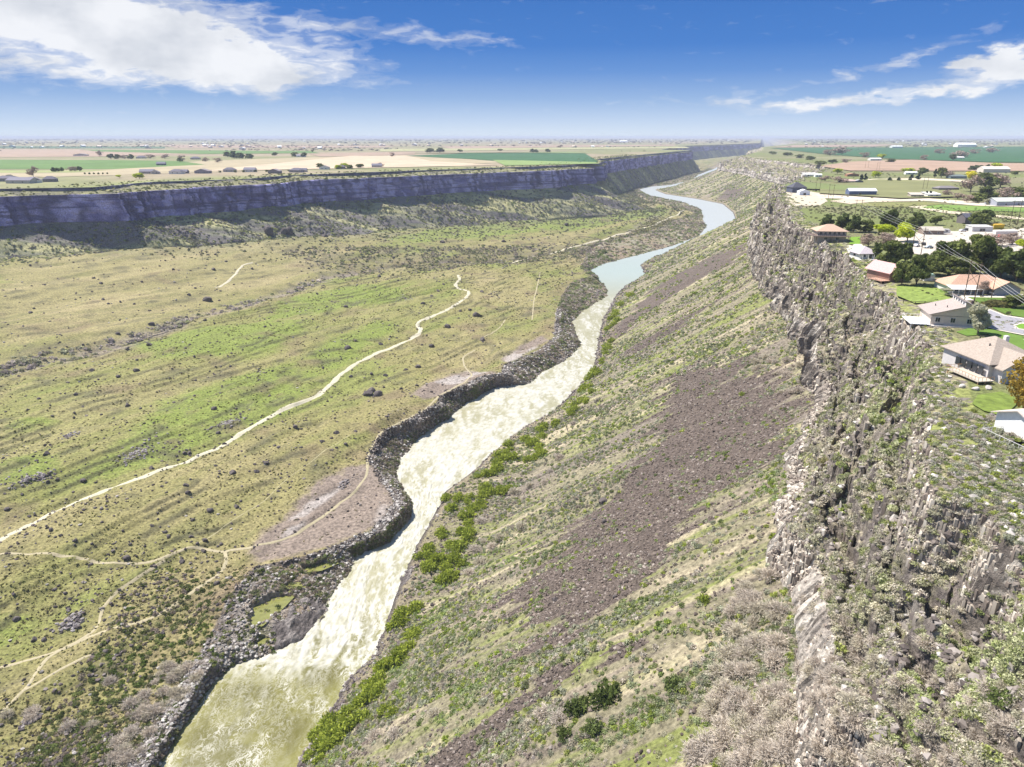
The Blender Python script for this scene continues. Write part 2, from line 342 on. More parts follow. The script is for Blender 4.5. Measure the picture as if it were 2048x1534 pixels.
GREEN = [wpoly(p) for p in [
    [(560, 600), (700, 570), (800, 575), (810, 600), (700, 615), (640, 625), (540, 640)],
    [(260, 690), (420, 650), (560, 640), (640, 640), (560, 690), (420, 710), (330, 720)],
    [(330, 800), (480, 750), (600, 720), (620, 780), (560, 830), (400, 900), (250, 950), (180, 960), (260, 880)],
    [(0, 850), (100, 825), (110, 850), (20, 862)], [(0, 920), (120, 905), (130, 930), (0, 970)],
    [(640, 690), (760, 640), (800, 650), (740, 690), (660, 740)],
    [(760, 480), (900, 450), (1100, 425), (1330, 410), (1330, 430), (1180, 455), (1000, 470), (860, 485)],
    [(0, 1230), (50, 1230), (60, 1270), (0, 1300)]]]
WASH = [wpoly([(0, 770), (300, 690), (560, 590), (800, 555), (930, 560), (900, 620), (700, 730), (560, 835), (300, 950), (0, 1040)])]
BELT = [wpoly([(560, 500), (700, 492), (1000, 498), (1180, 489), (1310, 458), (1390, 442), (1400, 470), (1300, 500), (1150, 518), (1000, 528), (800, 540), (640, 550)])]
GULLY = [wpoly([(0, 727), (250, 674), (480, 607), (640, 554), (650, 568), (490, 623), (260, 696), (0, 752)])]
TAN = [wpoly(p) for p in [[(0, 540), (280, 497), (560, 484), (700, 500), (560, 560), (300, 640), (0, 700)],
                          [(930, 560), (1060, 550), (1090, 600), (1060, 640), (990, 600)]]]
def near_poly(x, y, polys, amp, fr, sd_):
    if polys is SCREE:
        xw = x+(fbm(y/5.5, x/70, 4, sd_)-.5)*62; yw = y+(fbm(x/40, y/12, 3, sd_+1)-.5)*14
    else: xw, yw = warped(x, y, amp, fr, sd_)
    r = np.zeros(x.shape, bool)
    for P in polys: r |= inpoly(xw, yw, P)
    return r.astype(float)
def soft_poly(x, y, polys, amp, fr, sd_): return sum(near_poly(x, y, polys, amp*a_, fr*f_, sd_+i) for i, (a_, f_) in enumerate(((.6, 1), (1.2, .5), (1.5, 1.4), (2.0, .35))))/4
COL = np.zeros((NR, NC, 3))
def lerp(a, b, t): return a*(1-t[..., None])+np.asarray(b)*t[..., None]
def flat(c, like): return np.ones(like.shape+(3,))*np.asarray(c)
OLIVE = (.238, .216, .085); GRASS = (.19, .228, .05); STRAW = (.33, .275, .14); SOIL = (.165, .118, .078); SAGE = (.19, .19, .115)
# canyon floor
m = sub(seg(6, 7, 8, 9)); x, y = GX[:, m], GY[:, m]
rx = x*.86-y*.5; ry = x*.5+y*.86
c = flat(OLIVE, x)
a = fbm(rx/22, ry/90, 4, 80); b = fbm(x/7, y/7, 4, 81); d = fbm(rx/6, ry/60, 3, 82)
tanm = soft_poly(x, y, TAN, 14, 40, 83)
c = lerp(c, STRAW, sstep(.45, .75, a)*.55+tanm*.38)
gm = soft_poly(x, y, GREEN, 12, 26, 84)
c = lerp(c, (.18, .205, .045), soft_poly(x, y, WASH, 16, 40, 78)*(.2+.25*sstep(.35, .6, d)))
c = lerp(c, GRASS, np.clip(gm*(.55+.45*sstep(.25, .5, b))+sstep(.52, .72, 1-a)*.6*(1-tanm), 0, 1))
c = lerp(c, (.13, .14, .04), sstep(.58, .75, d)*.4)
c = lerp(c, SOIL, sstep(.60, .8, fbm(x/26, y/30, 4, 85))*.55)
c = lerp(c, (.17, .15, .10), soft_poly(x, y, BELT, 14, 30, 77)*.5*sstep(.35, .55, b))
dm = soft_poly(x, y, DIRT, 3.5, 12, 86)
c = lerp(c, (.235, .185, .155), dm*.93); c = lerp(c, (.42, .38, .35), dm*sstep(.58, .72, fbm(rx/10, ry/26, 4, 87))*.7)
nearedge = np.exp(-np.maximum(BX[10][:, None]-x, 0)/np.interp(y, [150, 600, 2000], [26, 16, 20]))
c = lerp(c, (.22, .155, .11), nearedge*.5*(1-dm)*sstep(.3, .6, b))
c = lerp(c, (.09, .085, .05), SC[:, m]*sstep(.42, .6, fbm(x/16, y/16, 3, 88))*.75*(1-dm))
g = np.exp(-((x-BX[8][:, None])/9)**2); c = lerp(c, (.27, .22, .2), g*.7*sstep(.35, .6, b))
far = sstep(900, 1300, y); nearcl = np.exp(-np.maximum(x-BX[6][:, None], 0)/50)
c = lerp(c, SAGE, nearcl*.8*sstep(.3, .55, b))
COL[:, m] = c
# banks
m = sub(seg(10, 11)); x, y = GX[:, m], GY[:, m]
c = lerp(flat((.30, .26, .22), x), (.25, .23, .14), sstep(650, 850, y)); b = fbm(x/3, y/3, 4, 90)
c = lerp(c, (.38, .35, .32), sstep(.45, .7, b)*.6); c = lerp(c, (.25, .19, .13), sstep(.38, .52, fbm(x/15, y/15, 3, 89))*.85)
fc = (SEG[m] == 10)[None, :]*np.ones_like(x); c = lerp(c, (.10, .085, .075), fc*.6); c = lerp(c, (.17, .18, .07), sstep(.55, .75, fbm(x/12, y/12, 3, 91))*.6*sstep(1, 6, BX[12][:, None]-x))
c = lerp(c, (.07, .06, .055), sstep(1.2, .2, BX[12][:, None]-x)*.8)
COL[:, m] = c
m = sub(seg(12, 13)); COL[:, m] = (.12, .11, .07)
# right talus
m = sub(seg(14, 15, 16)); x, y = GX[:, m], GY[:, m]
c = flat((.25, .222, .142), x)
st = fbm(y/6, x/55, 4, 92); b = fbm(x/5, y/5, 4, 93); big = fbm(y/30, x/90, 3, 94)
c = lerp(c, (.20, .235, .05), sstep(.48, .68, st)*.75)
c = lerp(c, (.50, .42, .29), sstep(.54, .70, fbm(y/4.5, x/45, 4, 95))*.6); c = lerp(c, (.20, .16, .14), sstep(.55, .65, fbm(y/3.5, x/60, 4, 99))*.55)
c = lerp(c, (.19, .155, .14), sstep(.55, .7, big)*.6)
scm = near_poly(x, y, SCREE, 5, 14, 96)
c = lerp(c, (.125, .098, .082), scm*.97)
bankm = sstep(22, 4, x-BX[14][:, None]); c = lerp(c, (.24, .2, .13), bankm*.7)
c = lerp(c, (.10, .085, .075), sstep(3, .5, x-BX[14][:, None]))
COL[:, m] = c; TAL_M = m
# left talus
m = sub(seg(5)); x, y = GX[:, m], GY[:, m]
st = fbm(y/14-x/30, x/240, 4, 97)
c = flat((.25, .245, .15), x); c = lerp(c, (.50, .46, .22), sstep(.5, .64, st)*.85); c = lerp(c, (.15, .125, .15), sstep(.54, .4, st)*.7)
c = lerp(c, (.17, .18, .11), sstep(.5, .7, fbm(x/9, y/9, 3, 98))*.6)
COL[:, m] = c
# cliffs
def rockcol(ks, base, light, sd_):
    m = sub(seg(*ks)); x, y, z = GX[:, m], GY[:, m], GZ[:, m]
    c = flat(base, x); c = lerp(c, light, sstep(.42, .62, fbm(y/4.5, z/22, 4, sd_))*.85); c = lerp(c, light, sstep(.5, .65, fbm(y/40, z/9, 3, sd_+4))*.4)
    c = lerp(c, np.array(base)*.4, sstep(.52, .64, fbm(y/2.6, z/26, 3, sd_+1))*.85)  # dark vertical streaks: shade of the clefts painted into the rock colour
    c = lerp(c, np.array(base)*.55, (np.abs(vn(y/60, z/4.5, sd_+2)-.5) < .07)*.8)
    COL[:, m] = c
rockcol([4], (.16, .14, .32), (.46, .42, .68), 100); rockcol([2], (.13, .12, .17), (.26, .24, .30), 101)  # far cliff: blue-violet of its shaded face put into the rock colour
rockcol([17], (.31, .265, .225), (.58, .53, .46), 102); rockcol([20], (.30, .25, .215), (.54, .49, .42), 103)
m = sub(seg(3)); x, y = GX[:, m], GY[:, m]; COL[:, m] = lerp(flat((.26, .25, .12), x), (.13, .12, .1), sstep(.45, .65, fbm(x/6, y/6, 4, 104)))
m = sub(seg(18, 19)); x, y = GX[:, m], GY[:, m]
c = flat((.35, .305, .215), x); b = fbm(x/3.4, y/3.4, 4, 105)
c = lerp(c, (.24, .255, .07), sstep(.5, .66, fbm(x/11, y/11, 3, 106))*.7); c = lerp(c, (.17, .145, .13), sstep(.5, .66, b)*.85)
c = lerp(c, (.52, .48, .42), sstep(.66, .78, fbm(x/6, y/8, 4, 107))*.8)
COL[:, m] = c
m = sub(seg(21)); x, y = GX[:, m], GY[:, m]
c = flat((.33, .30, .17), x); c = lerp(c, (.24, .27, .07), sstep(.45, .62, fbm(x/8, y/8, 3, 108))*.8); c = lerp(c, (.2, .17, .15), sstep(.55, .68, fbm(x/3, y/3, 3, 109)))
COL[:, m] = c
m = sub(seg(0, 1)); x, y = GX[:, m], GY[:, m]
c = flat((.29, .235, .155), x); c = lerp(c, (.17, .195, .07), sstep(.45, .6, fbm(x/260, y/420, 3, 110))*.7)
c = lerp(c, (.22, .24, .08), np.exp(-np.maximum(BX[2][:, None]-x, 0)/45)*sstep(.3, .5, fbm(x/20, y/20, 3, 113)))
COL[:, m] = c
m = sub(seg(22)); x, y = GX[:, m], GY[:, m]
c = flat((.19, .185, .09), x); c = lerp(c, (.165, .20, .055), sstep(.45, .6, fbm(x/40, y/60, 4, 111))*.7); c = lerp(c, (.31, .26, .17), sstep(.6, .72, fbm(x/60, y/110, 4, 112))*.7)
COL[:, m] = c
# bare rock where the ground is steep
dzx = np.abs(np.gradient(GZ, axis=1))/np.maximum(np.abs(np.gradient(GX, axis=1)), .02)
st = sstep(1.1, 2.0, dzx)[..., None]*.75*((SEG == 18) | (SEG == 19) | (SEG == 9) | (SEG == 11))[None, :, None]
COL = COL*(1-st)+np.array((.16, .135, .125))*st

# ------------------------------------------------------------------ materials
MATS = {}
def mat(name, color=(.5, .5, .5), rough=.85, attr=False, nscale=None, nvar=.25, bump=0, bscale=None, spec=.2, transl=0, metal=0):
    if name in MATS: return MATS[name]
    mt = bpy.data.materials.new(name); mt.use_nodes = True; t = NT(mt.node_tree)
    bs = t.n['Principled BSDF']; bs.inputs['Roughness'].default_value = rough; bs.inputs['Specular IOR Level'].default_value = spec
    bs.inputs['Metallic'].default_value = metal
    if attr:
        an = t.node('ShaderNodeAttribute', attribute_name='col'); col = an.outputs['Color']
    else:
        rg = t.node('ShaderNodeRGB'); rg.outputs[0].default_value = (*color, 1); col = rg.outputs[0]
    tcn = t.node('ShaderNodeTexCoord')
    if nscale:
        n = t.noise(tcn.outputs['Object'], nscale, 6, .65)
        f = t.ramp(n.outputs[0], [(.3, 1-nvar), (.7, 1+nvar)])
        col = t.mix(1.0, col, f, 'MULTIPLY')
    t.l.new(col, bs.inputs['Base Color'])
    if bump:
        n2 = t.noise(tcn.outputs['Object'], bscale or nscale or 1, 8, .7)
        bp = t.node('ShaderNodeBump'); bp.inputs['Strength'].default_value = 1; bp.inputs['Distance'].default_value = bump
        t.l.new(n2.outputs[0], bp.inputs['Height']); t.l.new(bp.outputs[0], bs.inputs['Normal'])
    if transl:
        tr = t.node('ShaderNodeBsdfTranslucent'); t.l.new(col, tr.inputs[0]); ms = t.node('ShaderNodeMixShader'); ms.inputs[0].default_value = transl
        t.l.new(bs.outputs[0], ms.inputs[1]); t.l.new(tr.outputs[0], ms.inputs[2]); t.l.new(ms.outputs[0], t.n['Material Output'].inputs[0])
    MATS[name] = mt; return mt
M_soil = mat('grassland', attr=True, nscale=.75, nvar=.62, bump=.6, bscale=1.3)
M_rock = mat('basalt', attr=True, nscale=.8, nvar=.6, bump=1.3, bscale=.6)
M_plain = mat('farmland', attr=True, nscale=.02, nvar=.25)

def tag(o, label=None, cat=None, group=None, kind=None):
    if label: o['label'] = label
    if cat: o['category'] = cat
    if group: o['group'] = group
    if kind: o['kind'] = kind
    return o
def mesh_np(name, V, F, material, col=None, smooth=False, parent=None):
    """V (n,3); F (m,k) faces of one size"""
    me = bpy.data.meshes.new(name); n, mf, k = len(V), len(F), F.shape[1]
    me.vertices.add(n); me.vertices.foreach_set('co', np.ascontiguousarray(V, np.float32).ravel())
    me.loops.add(mf*k); me.loops.foreach_set('vertex_index', np.ascontiguousarray(F, np.int32).ravel())
    me.polygons.add(mf); me.polygons.foreach_set('loop_start', np.arange(0, mf*k, k, dtype=np.int32))
    me.polygons.foreach_set('loop_total', np.full(mf, k, np.int32))
    me.polygons.foreach_set('use_smooth', np.full(mf, smooth, bool))
    if col is not None:
        a = me.attributes.new('col', 'FLOAT_COLOR', 'POINT'); c4 = np.ones((n, 4), np.float32); c4[:, :3] = col; a.data.foreach_set('color', c4.ravel())
    me.update(calc_edges=True); me.materials.append(material)
    o = bpy.data.objects.new(name, me); C.objects.link(o)
    if parent is not None: o.parent = parent
    return o
def sheet(name, c0, c1, material, smooth, r0=0, r1=None):
    r1 = r1 or NR; n = c1-c0+1; rr = r1-r0
    V = np.stack([GX2[r0:r1, c0:c1+1], GY[r0:r1, c0:c1+1], GZ[r0:r1, c0:c1+1]], -1).reshape(-1, 3)
    i = np.arange(rr-1)[:, None]*n+np.arange(n-1)[None, :]
    F = np.stack([i, i+1, i+1+n, i+n], -1).reshape(-1, 4)
    o = mesh_np(name, V, F, material, COL[r0:r1, c0:c1+1].reshape(-1, 3), smooth); o['kind'] = 'structure'; return o
S = starts
sheet('plateau', 0, S[2], M_plain, True)
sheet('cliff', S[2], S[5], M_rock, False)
sheet('hillside', S[5], S[6], M_rock, True)
sheet('ground', S[6], S[10], M_soil, True)
sheet('bank', S[10], S[12], M_rock, False)
sheet('riverbed', S[12], S[14], M_soil, True)
sheet('slope', S[14], S[17], M_rock, True)
sheet('canyon_wall', S[17], S[21], M_rock, False)
sheet('terrain', S[21], S[23], M_soil, True)

# ------------------------------------------------------------------ river
NW = 110
rows = np.where((Yr < 5200))[0][::1]
t = np.linspace(-.012, 1.012, NW)[None, :]
xl = X10[rows][:, None]; xr = X12[rows][:, None]; yy = np.repeat(Yr[rows][:, None], NW, 1)
xx = xl+(xr-xl)*t; zz = np.repeat(zriv[rows][:, None], NW, 1)+0.0
vv = project(xx, yy, zz)[1]          # how far upstream, on the photo's own scale
tt = np.clip(t, 0, 1)*np.ones_like(xx)
base_f = np.interp(vv, [400, 560, 600, 700, 760, 1000, 1180, 1290, 1335, 1365, 1400, 1534], [0, .05, .28, .48, .60, .70, .74, .80, .62, .30, .36, .42])
flow = fbm(yy/16+fbm(xx/9, yy/9, 3, 120)*2.5, xx/3.4+fbm(xx/12, yy/12, 3, 121)*3, 5, 122)
fine = fbm(yy/2.4+flow*4, xx/1.1, 4, 123); rid = 1-np.abs(fbm(xx/2.2+flow*4, yy/3.4+flow*2, 5, 124)-.5)*9
foam = sstep(.60, .40, flow+(fine-.5)*.7-(base_f-.5)*.62+(fbm(xx/13, yy/26, 3, 119)-.5)*.55)*sstep(.15, .3, base_f)*np.interp(vv, [1320, 1370], [1, .08])
foam = foam*(.5+.5*sstep(.32, .62, fbm(xx/1.6+flow*5, yy/2.6, 4, 129)))
foam = np.maximum(foam, np.clip(rid, 0, 1)**1.5*np.interp(vv, [500, 620, 1300, 1360, 1534], [0, .15, .3, .2, .15])*sstep(.35, .62, fbm(xx/9, yy/14, 3, 125)))
calm = sstep(.62, .50, (fbm(xx/14, yy/20, 3, 126)))
wc_ = lerp(flat((.118, .108, .021), xx), (.17, .158, .04), sstep(.35, .7, fbm(xx/7+flow*2, yy/9, 4, 128)))
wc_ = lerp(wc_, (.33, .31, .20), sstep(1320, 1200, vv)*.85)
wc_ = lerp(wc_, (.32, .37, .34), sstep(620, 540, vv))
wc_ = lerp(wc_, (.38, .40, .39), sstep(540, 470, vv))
wc_ = lerp(wc_, (.22, .21, .05), sstep(.14, .02, np.minimum(tt, 1-tt))*.5*sstep(900, 1300, vv))
wc_ = lerp(wc_, (.49, .475, .41), np.clip(foam, 0, 1))
zz = zz+foam*np.interp(vv, [560, 700, 1340, 1400], [.05, .35, .4, .1])*(.2+fine)+(fine-.5)*np.interp(vv, [560, 700, 1340, 1534], [.0, .5, .6, .12])
wr = mat('river_water', attr=True, rough=.45, spec=.25, bump=.05, bscale=1.5)
t = NT(wr.node_tree); bs = t.n['Principled BSDF']; src = bs.inputs['Base Color'].links[0].from_socket
tcn = t.node('ShaderNodeTexCoord'); vv_ = t.vmath('MULTIPLY', tcn.outputs['Object'], (1, .62, 1)); fa = t.node('ShaderNodeAttribute', attribute_name='foam')
nA = t.noise(vv_, .45, 7, .62, 1.6); ridge = t.math('ABSOLUTE', t.math('SUBTRACT', nA.outputs[0], .5)); thr = t.ramp(ridge, [(0, 1.0), (.022, .85), (.045, .0)])
nB = t.noise(vv_, .12, 3, .6); thr = t.math('MULTIPLY', thr, t.ramp(nB.outputs[0], [(.40, .15), (.56, 1.0)])); nC = t.noise(vv_, 1.5, 6, .7, .8); thr2 = t.math('MULTIPLY', t.ramp(nC.outputs[0], [(.54, 0), (.64, 1)]), .4)
fm = t.math('MULTIPLY', t.math('MAXIMUM', thr, thr2), fa.outputs['Fac'], clamp=True); t.l.new(t.mix(fm, src, (.54, .52, .45, 1)), bs.inputs['Base Color'])
n = NW; i = np.arange(len(rows)-1)[:, None]*n+np.arange(n-1)[None, :]
F = np.stack([i, i+1, i+1+n, i+n], -1).reshape(-1, 4)
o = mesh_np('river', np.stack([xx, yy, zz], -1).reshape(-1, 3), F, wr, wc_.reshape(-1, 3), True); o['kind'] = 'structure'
fa_ = o.data.attributes.new('foam', 'FLOAT', 'POINT'); fa_.data.foreach_set('value', (np.interp(vv, [540, 640, 1300, 1360, 1534], [0, .6, .9, .95, .8])*(.35+.65*sstep(.4, .6, fbm(xx/8, yy/12, 3, 127)))).astype(np.float32).ravel())

HAZE_D = 7e-5
#@@OBJECTS
# ------------------------------------------------------------------ prototype shapes
def leafclump(n, seed, size=.34, flat_=.75, inner=.55, up=0.0):
    """n small leaf triangles filling a dome of radius 1"""
    r = np.random.default_rng(seed); d = r.normal(size=(n, 3)); d[:, 2] = np.abs(d[:, 2])
    d /= np.linalg.norm(d, axis=1)[:, None]; c = d*(inner+(1-inner)*r.random((n, 1))); c[:, 2] *= flat_
    a = r.normal(size=(n, 3))+d*up; b = r.normal(size=(n, 3)); a /= np.linalg.norm(a, axis=1)[:, None]
    b = np.cross(a, b); b /= np.linalg.norm(b, axis=1)[:, None]
    s = size*(.7+.6*r.random((n, 1)))
    V = np.stack([c-a*s*.6-b*s*.5, c+a*s, c-a*s*.4+b*s*.7], 1).reshape(-1, 3)
    return V, np.arange(3*n).reshape(-1, 3), .72+.56*np.repeat(r.random(n), 3)
def twigs(n, seed, w=.02, L=(.75, 1.0), spread=1.0, segs=2):
    """n thin bare twigs fanning up and out from one root"""
    r = np.random.default_rng(seed); V = []; F = []; cc = []
    for k in range(n):
        d = r.normal(size=3); d[2] = abs(d[2])*.9+.25; d[:2] *= spread; d /= np.linalg.norm(d)
        Ln = r.uniform(*L); b = np.cross(d, r.normal(size=3)); b /= np.linalg.norm(b); s = r.uniform(.0, .55)
        p0 = d*s*Ln; p1 = d*Ln+r.normal(size=3)*.09; q = len(V)
        V += [p0-b*w, p0+b*w, p1]; F.append([q, q+1, q+2]); c_ = r.uniform(.7, 1.3); cc += [c_*.8, c_*.8, c_]
        for j in range(segs):
            e = d+r.normal(size=3)*.55; e /= np.linalg.norm(e); t = r.uniform(.4, .9); a0 = p0*(1-t)+p1*t; a1 = a0+e*r.uniform(.12, .3)
            b2 = np.cross(e, r.normal(size=3)); b2 /= np.linalg.norm(b2)+1e-9; q = len(V); V += [a0-b2*w*.8, a0+b2*w*.8, a1]; F.append([q, q+1, q+2]); cc += [c_*.9, c_*.9, c_*1.15]
    return np.array(V), np.array(F), np.array(cc)
import bmesh
def rockshape(seed, sub=1, rough=.28, fl=.7):
    bm = bmesh.new(); bmesh.ops.create_icosphere(bm, subdivisions=sub, radius=1); r = np.random.default_rng(seed)
    V = np.array([v.co[:] for v in bm.verts]); F = np.array([[v.index for v in f.verts] for f in bm.faces]); bm.free()
    for _ in range(5):                                  # cut flat faces
        n = r.normal(size=3); n /= np.linalg.norm(n); dd = V@n; k = r.uniform(.45, .8); V = V-np.maximum(dd-k, 0)[:, None]*n
    V *= 1+(r.random((len(V), 1))-.5)*rough; V *= [1, r.uniform(.65, 1), fl]; return V, F, np.ones(len(V))
def scatter(name, protos, P, size, col, material, squash=None, kind='stuff', label=None, cat=None):
    """many copies of a few shapes merged into one ground-cover mesh"""
    n = len(P); pick = rng.integers(0, len(protos), n); Vs = []; Fs = []; Cs = []; off = 0
    for k, (V, F, cv) in enumerate(protos):
        i = np.where(pick == k)[0]
        if len(i) == 0: continue
        th = rng.random(len(i))*6.283; c, s = np.cos(th), np.sin(th)
        W = np.empty((len(i), len(V), 3)); sz = size[i][:, None]
        W[..., 0] = (V[None, :, 0]*c[:, None]-V[None, :, 1]*s[:, None])*sz; W[..., 1] = (V[None, :, 0]*s[:, None]+V[None, :, 1]*c[:, None])*sz
        W[..., 2] = V[None, :, 2]*sz*(1 if squash is None else squash[i][:, None]); W += P[i][:, None, :]
        Vs.append(W.reshape(-1, 3)); Fs.append((F[None]+(np.arange(len(i))*len(V))[:, None, None]+off).reshape(-1, 3))
        Cs.append((col[i][:, None, :]*cv[None, :, None]).reshape(-1, 3)); off += len(i)*len(V)
    o = mesh_np(name, np.concatenate(Vs), np.concatenate(Fs), material, np.concatenate(Cs)); o['kind'] = kind
    return tag(o, label, cat)
def spots(n, k0, k1, y0, y1, p=1.0):
    """random places on the ground sheet between feature lines k0 and k1, thinner with distance"""
    Y = y0*(y1/y0)**(rng.random(n)**p); lo = np.array([np.interp(Y, Yr, BX[k0]), -.90*(Y*.945+40)]).max(0); hi = np.array([np.interp(Y, Yr, BX[k1]), .92*(Y*.945+40)]).min(0)
    X = lo+(hi-lo)*rng.random(n); ok = hi > lo; X, Y = X[ok], Y[ok]; z, k, t = H(X, Y); return X, Y, z, k, t
def mixcol(n, cols, wts, w=None):
    cols = np.array(cols); i = rng.choice(len(cols), n, p=np.array(wts)/sum(wts)) if w is None else w
    return cols[i]*(.8+.4*rng.random((n, 1)))
M_leaf = mat('leaves', attr=True, rough=.8, spec=.1, transl=.35)
M_twig = mat('twigs', attr=True, rough=.9, spec=.05, transl=.1)
M_stone = mat('stones', attr=True, rough=.92, spec=.15)
BUSH_V = [leafclump(150, s, .2, .8, .35) for s in (11, 12, 13)]; BUSH_N = [leafclump(60, s, .38) for s in (1, 2, 3, 4)]; BUSH_F = [leafclump(18, s, .62) for s in (5, 6, 7)]
TUFT = [leafclump(9, s, .75, .6) for s in (8, 9, 10)]; ROCK_S = [rockshape(s, 1) for s in range(20, 26)]
def tiny_rock(seed):
    V, F, c = rockshape(seed, 1); return V, F, c

# ---- ground cover --------------------------------------------------
SAGEC = [(.40, .405, .29), (.30, .33, .15), (.36, .40, .10), (.47, .42, .33), (.20, .24, .09), (.52, .47, .39)]
def fading(Y): return np.clip(1+(Y-250)/900, 1, 2.2)
def add_bushes(name, label, n, k0, k1, y0, y1, sizes, cols, wts, prob, protos, p=1.0, lift=0, mt=None):
    X, Y, z, k, t = spots(n, k0, k1, y0, y1, p); pr = prob(X, Y, k, t); ok = rng.random(len(X)) < pr; X, Y, z = X[ok], Y[ok], z[ok]
    sz = (sizes[0]+(sizes[1]*1.35-sizes[0])*rng.random(len(X))**1.6)*fading(Y); cl = mixcol(len(X), cols, wts)
    cl *= (.75+.55*fbm(X/9, Y/9, 3, 130))[:, None]; gsel = sstep(.54, .66, fbm(X/16, Y/9, 3, 138))[:, None]*.45; cl = cl*(1-gsel)+cl*np.array([.78, 1.0, .42])*gsel
    if protos is BUSH_N and (Y < 125).any():
        q = Y < 125; scatter(name, BUSH_V, np.stack([X, Y, z-.12*sz+lift], 1)[q], sz[q], cl[q], M_leaf, None, 'stuff', 'nearest '+label, 'shrubs'); q = ~q; X, Y, z, sz, cl = X[q], Y[q], z[q], sz[q], cl[q]
    scatter(name, protos, np.stack([X, Y, z-.12*sz+lift], 1), sz, cl, mt or M_leaf, None, 'stuff', label, 'shrubs')
def p_talus(X, Y, k, t):
    s = near_poly(X, Y, SCREE, 5, 14, 96); return np.where(s > 0, .03+.35*sstep(.58, .66, fbm(X/9, Y/9, 3, 143)), .10+.90*sstep(.42, .56, fbm(Y/8, X/30, 4, 131)))
add_bushes('sagebrush', 'low grey green sagebrush covering the sloping canyon side', 46000, 15, 17, 95, 420, (.38, .85), SAGEC, [5, 3, 2.4, 2.5, 1, 1.5], p_talus, BUSH_N)
add_bushes('sagebrush', 'low sagebrush far along the canyon side', 44000, 15, 17, 380, 3200, (.45, .9), SAGEC, [4, 3, 3, 3, 1, 1], p_talus, BUSH_F)
def tw(X, Y): a = np.interp(Y, Yr, BX[18]); b = np.interp(Y, Yr, BX[20]); return np.clip((X-a)/(b-a), 0, 1)
def ledge(X, Y): b = fbm(tw(X, Y)*5.5, Y/34, 4, 68)*6; b = b-np.floor(b); return sstep(.45, .6, b)*sstep(.9, .8, b)
def p_wall(X, Y, k, t): return .12+.8*sstep(.42, .6, fbm(X/6, Y/6, 3, 132))*(1-.8*ledge(X, Y))
WALLC = [(.46, .44, .32), (.36, .37, .20), (.36, .39, .13), (.56, .51, .40), (.24, .26, .12), (.60, .55, .45)]
add_bushes('scrub', 'mixed scrub on the broken terraces of the canyon wall', 34000, 18, 21, 45, 330, (.3, .95), WALLC, [5, 2.5, 1.3, 4, 1, 3], p_wall, BUSH_N, 1.0)
add_bushes('scrub', 'mixed scrub farther along the canyon wall', 26000, 17, 22, 300, 2800, (.4, .9), WALLC, [4, 3, 2, 4, 1, 2], p_wall, BUSH_F)
X, Y, z, k, t = spots(14000, 21, 23, 230, 1500)
field = wpoly([(1600, 412), (1830, 410), (2048, 426), (2048, 470), (1900, 440), (1700, 436), (1640, 432)])
ok = inpoly(X, Y, field) | (rng.random(len(X)) < .10); X, Y, z = X[ok], Y[ok], z[ok]
scatter('sagebrush_field', BUSH_F, np.stack([X, Y, z], 1), rng.uniform(.5, 1.1, len(X))*fading(Y)*.8, mixcol(len(X), [(.16, .16, .08), (.22, .21, .12), (.12, .13, .06)], [3, 3, 2]), M_leaf, None, 'stuff', 'dark sagebrush covering the flat field behind the pines', 'shrubs')
# bench tufts and stones
def p_bench(X, Y, k, t): return np.where(near_poly(X, Y, DIRT, 3.5, 12, 86) > 0, .12, .25+.75*sstep(.42, .6, fbm(X/18, Y/18, 3, 133)))
add_bushes('grass_tufts', 'small dark tufts dotted over the grassy canyon floor', 46000, 8, 10, 140, 1500, (.16, .5), [(.15, .16, .05), (.22, .19, .09), (.10, .09, .07), (.38, .33, .18)], [3, 3, 2, 2], p_bench, TUFT)
def stones(name, label, n, k0, k1, y0, y1, sizes, cols, wts, prob, flat_=.7, p=1.0):
    X, Y, z, k, t = spots(n, k0, k1, y0, y1, p); pr = prob(X, Y, k, t); ok = rng.random(len(X)) < pr; 
    for P_, _z in POOLS: ok &= ~inpoly(X, Y, P_)
    X, Y, z = X[ok], Y[ok], z[ok]
    sz = (sizes[0]+(sizes[1]-sizes[0])*rng.random(len(X))**3.0)*fading(Y)
    scatter(name, ROCK_S, np.stack([X, Y, z+.1*sz], 1), sz, mixcol(len(X), cols, wts), M_stone, None, 'stuff', label, 'rocks')
DARKR = [(.075, .062, .06), (.13, .105, .10), (.20, .17, .155), (.34, .31, .28)]
stones('loose_stones', 'small dark stones strewn over the canyon floor', 30000, 7, 10, 140, 1500, (.15, 1.1), DARKR, [4, 3, 2, 1], lambda X, Y, k, t: .12+.88*sstep(.52, .68, fbm(X/24, Y/24, 3, 134)))
stones('scree', 'bare brown scree of broken basalt on the slope', 75000, 15, 17, 95, 620, (.28, .8), [(.15, .118, .098), (.20, .16, .135), (.095, .075, .064), (.31, .265, .23)], [4, 4, 3, 1.5], lambda X, Y, k, t: np.where(near_poly(X, Y, SCREE, 5, 14, 96) > 0, 1, .06+.5*sstep(.58, .66, fbm(Y/5, X/50, 4, 139))))
stones('bank_rocks', 'dark broken rocks piled along the left river bank', 22000, 10, 12, 140, 700, (.2, 1.1), [(.14, .12, .11), (.24, .21, .19), (.34, .31, .285), (.5, .47, .43)], [2, 3, 3, 2], lambda X, Y, k, t: .35+.5*sstep(.4, .55, fbm(X/6, Y/6, 3, 137)))
stones('shore_rocks', 'pale and dark rocks along the right waterline', 9000, 14, 16, 140, 1200, (.25, 1.1), DARKR, [3, 3, 3, 2], lambda X, Y, k, t: np.where(k == 14, .8, .3))
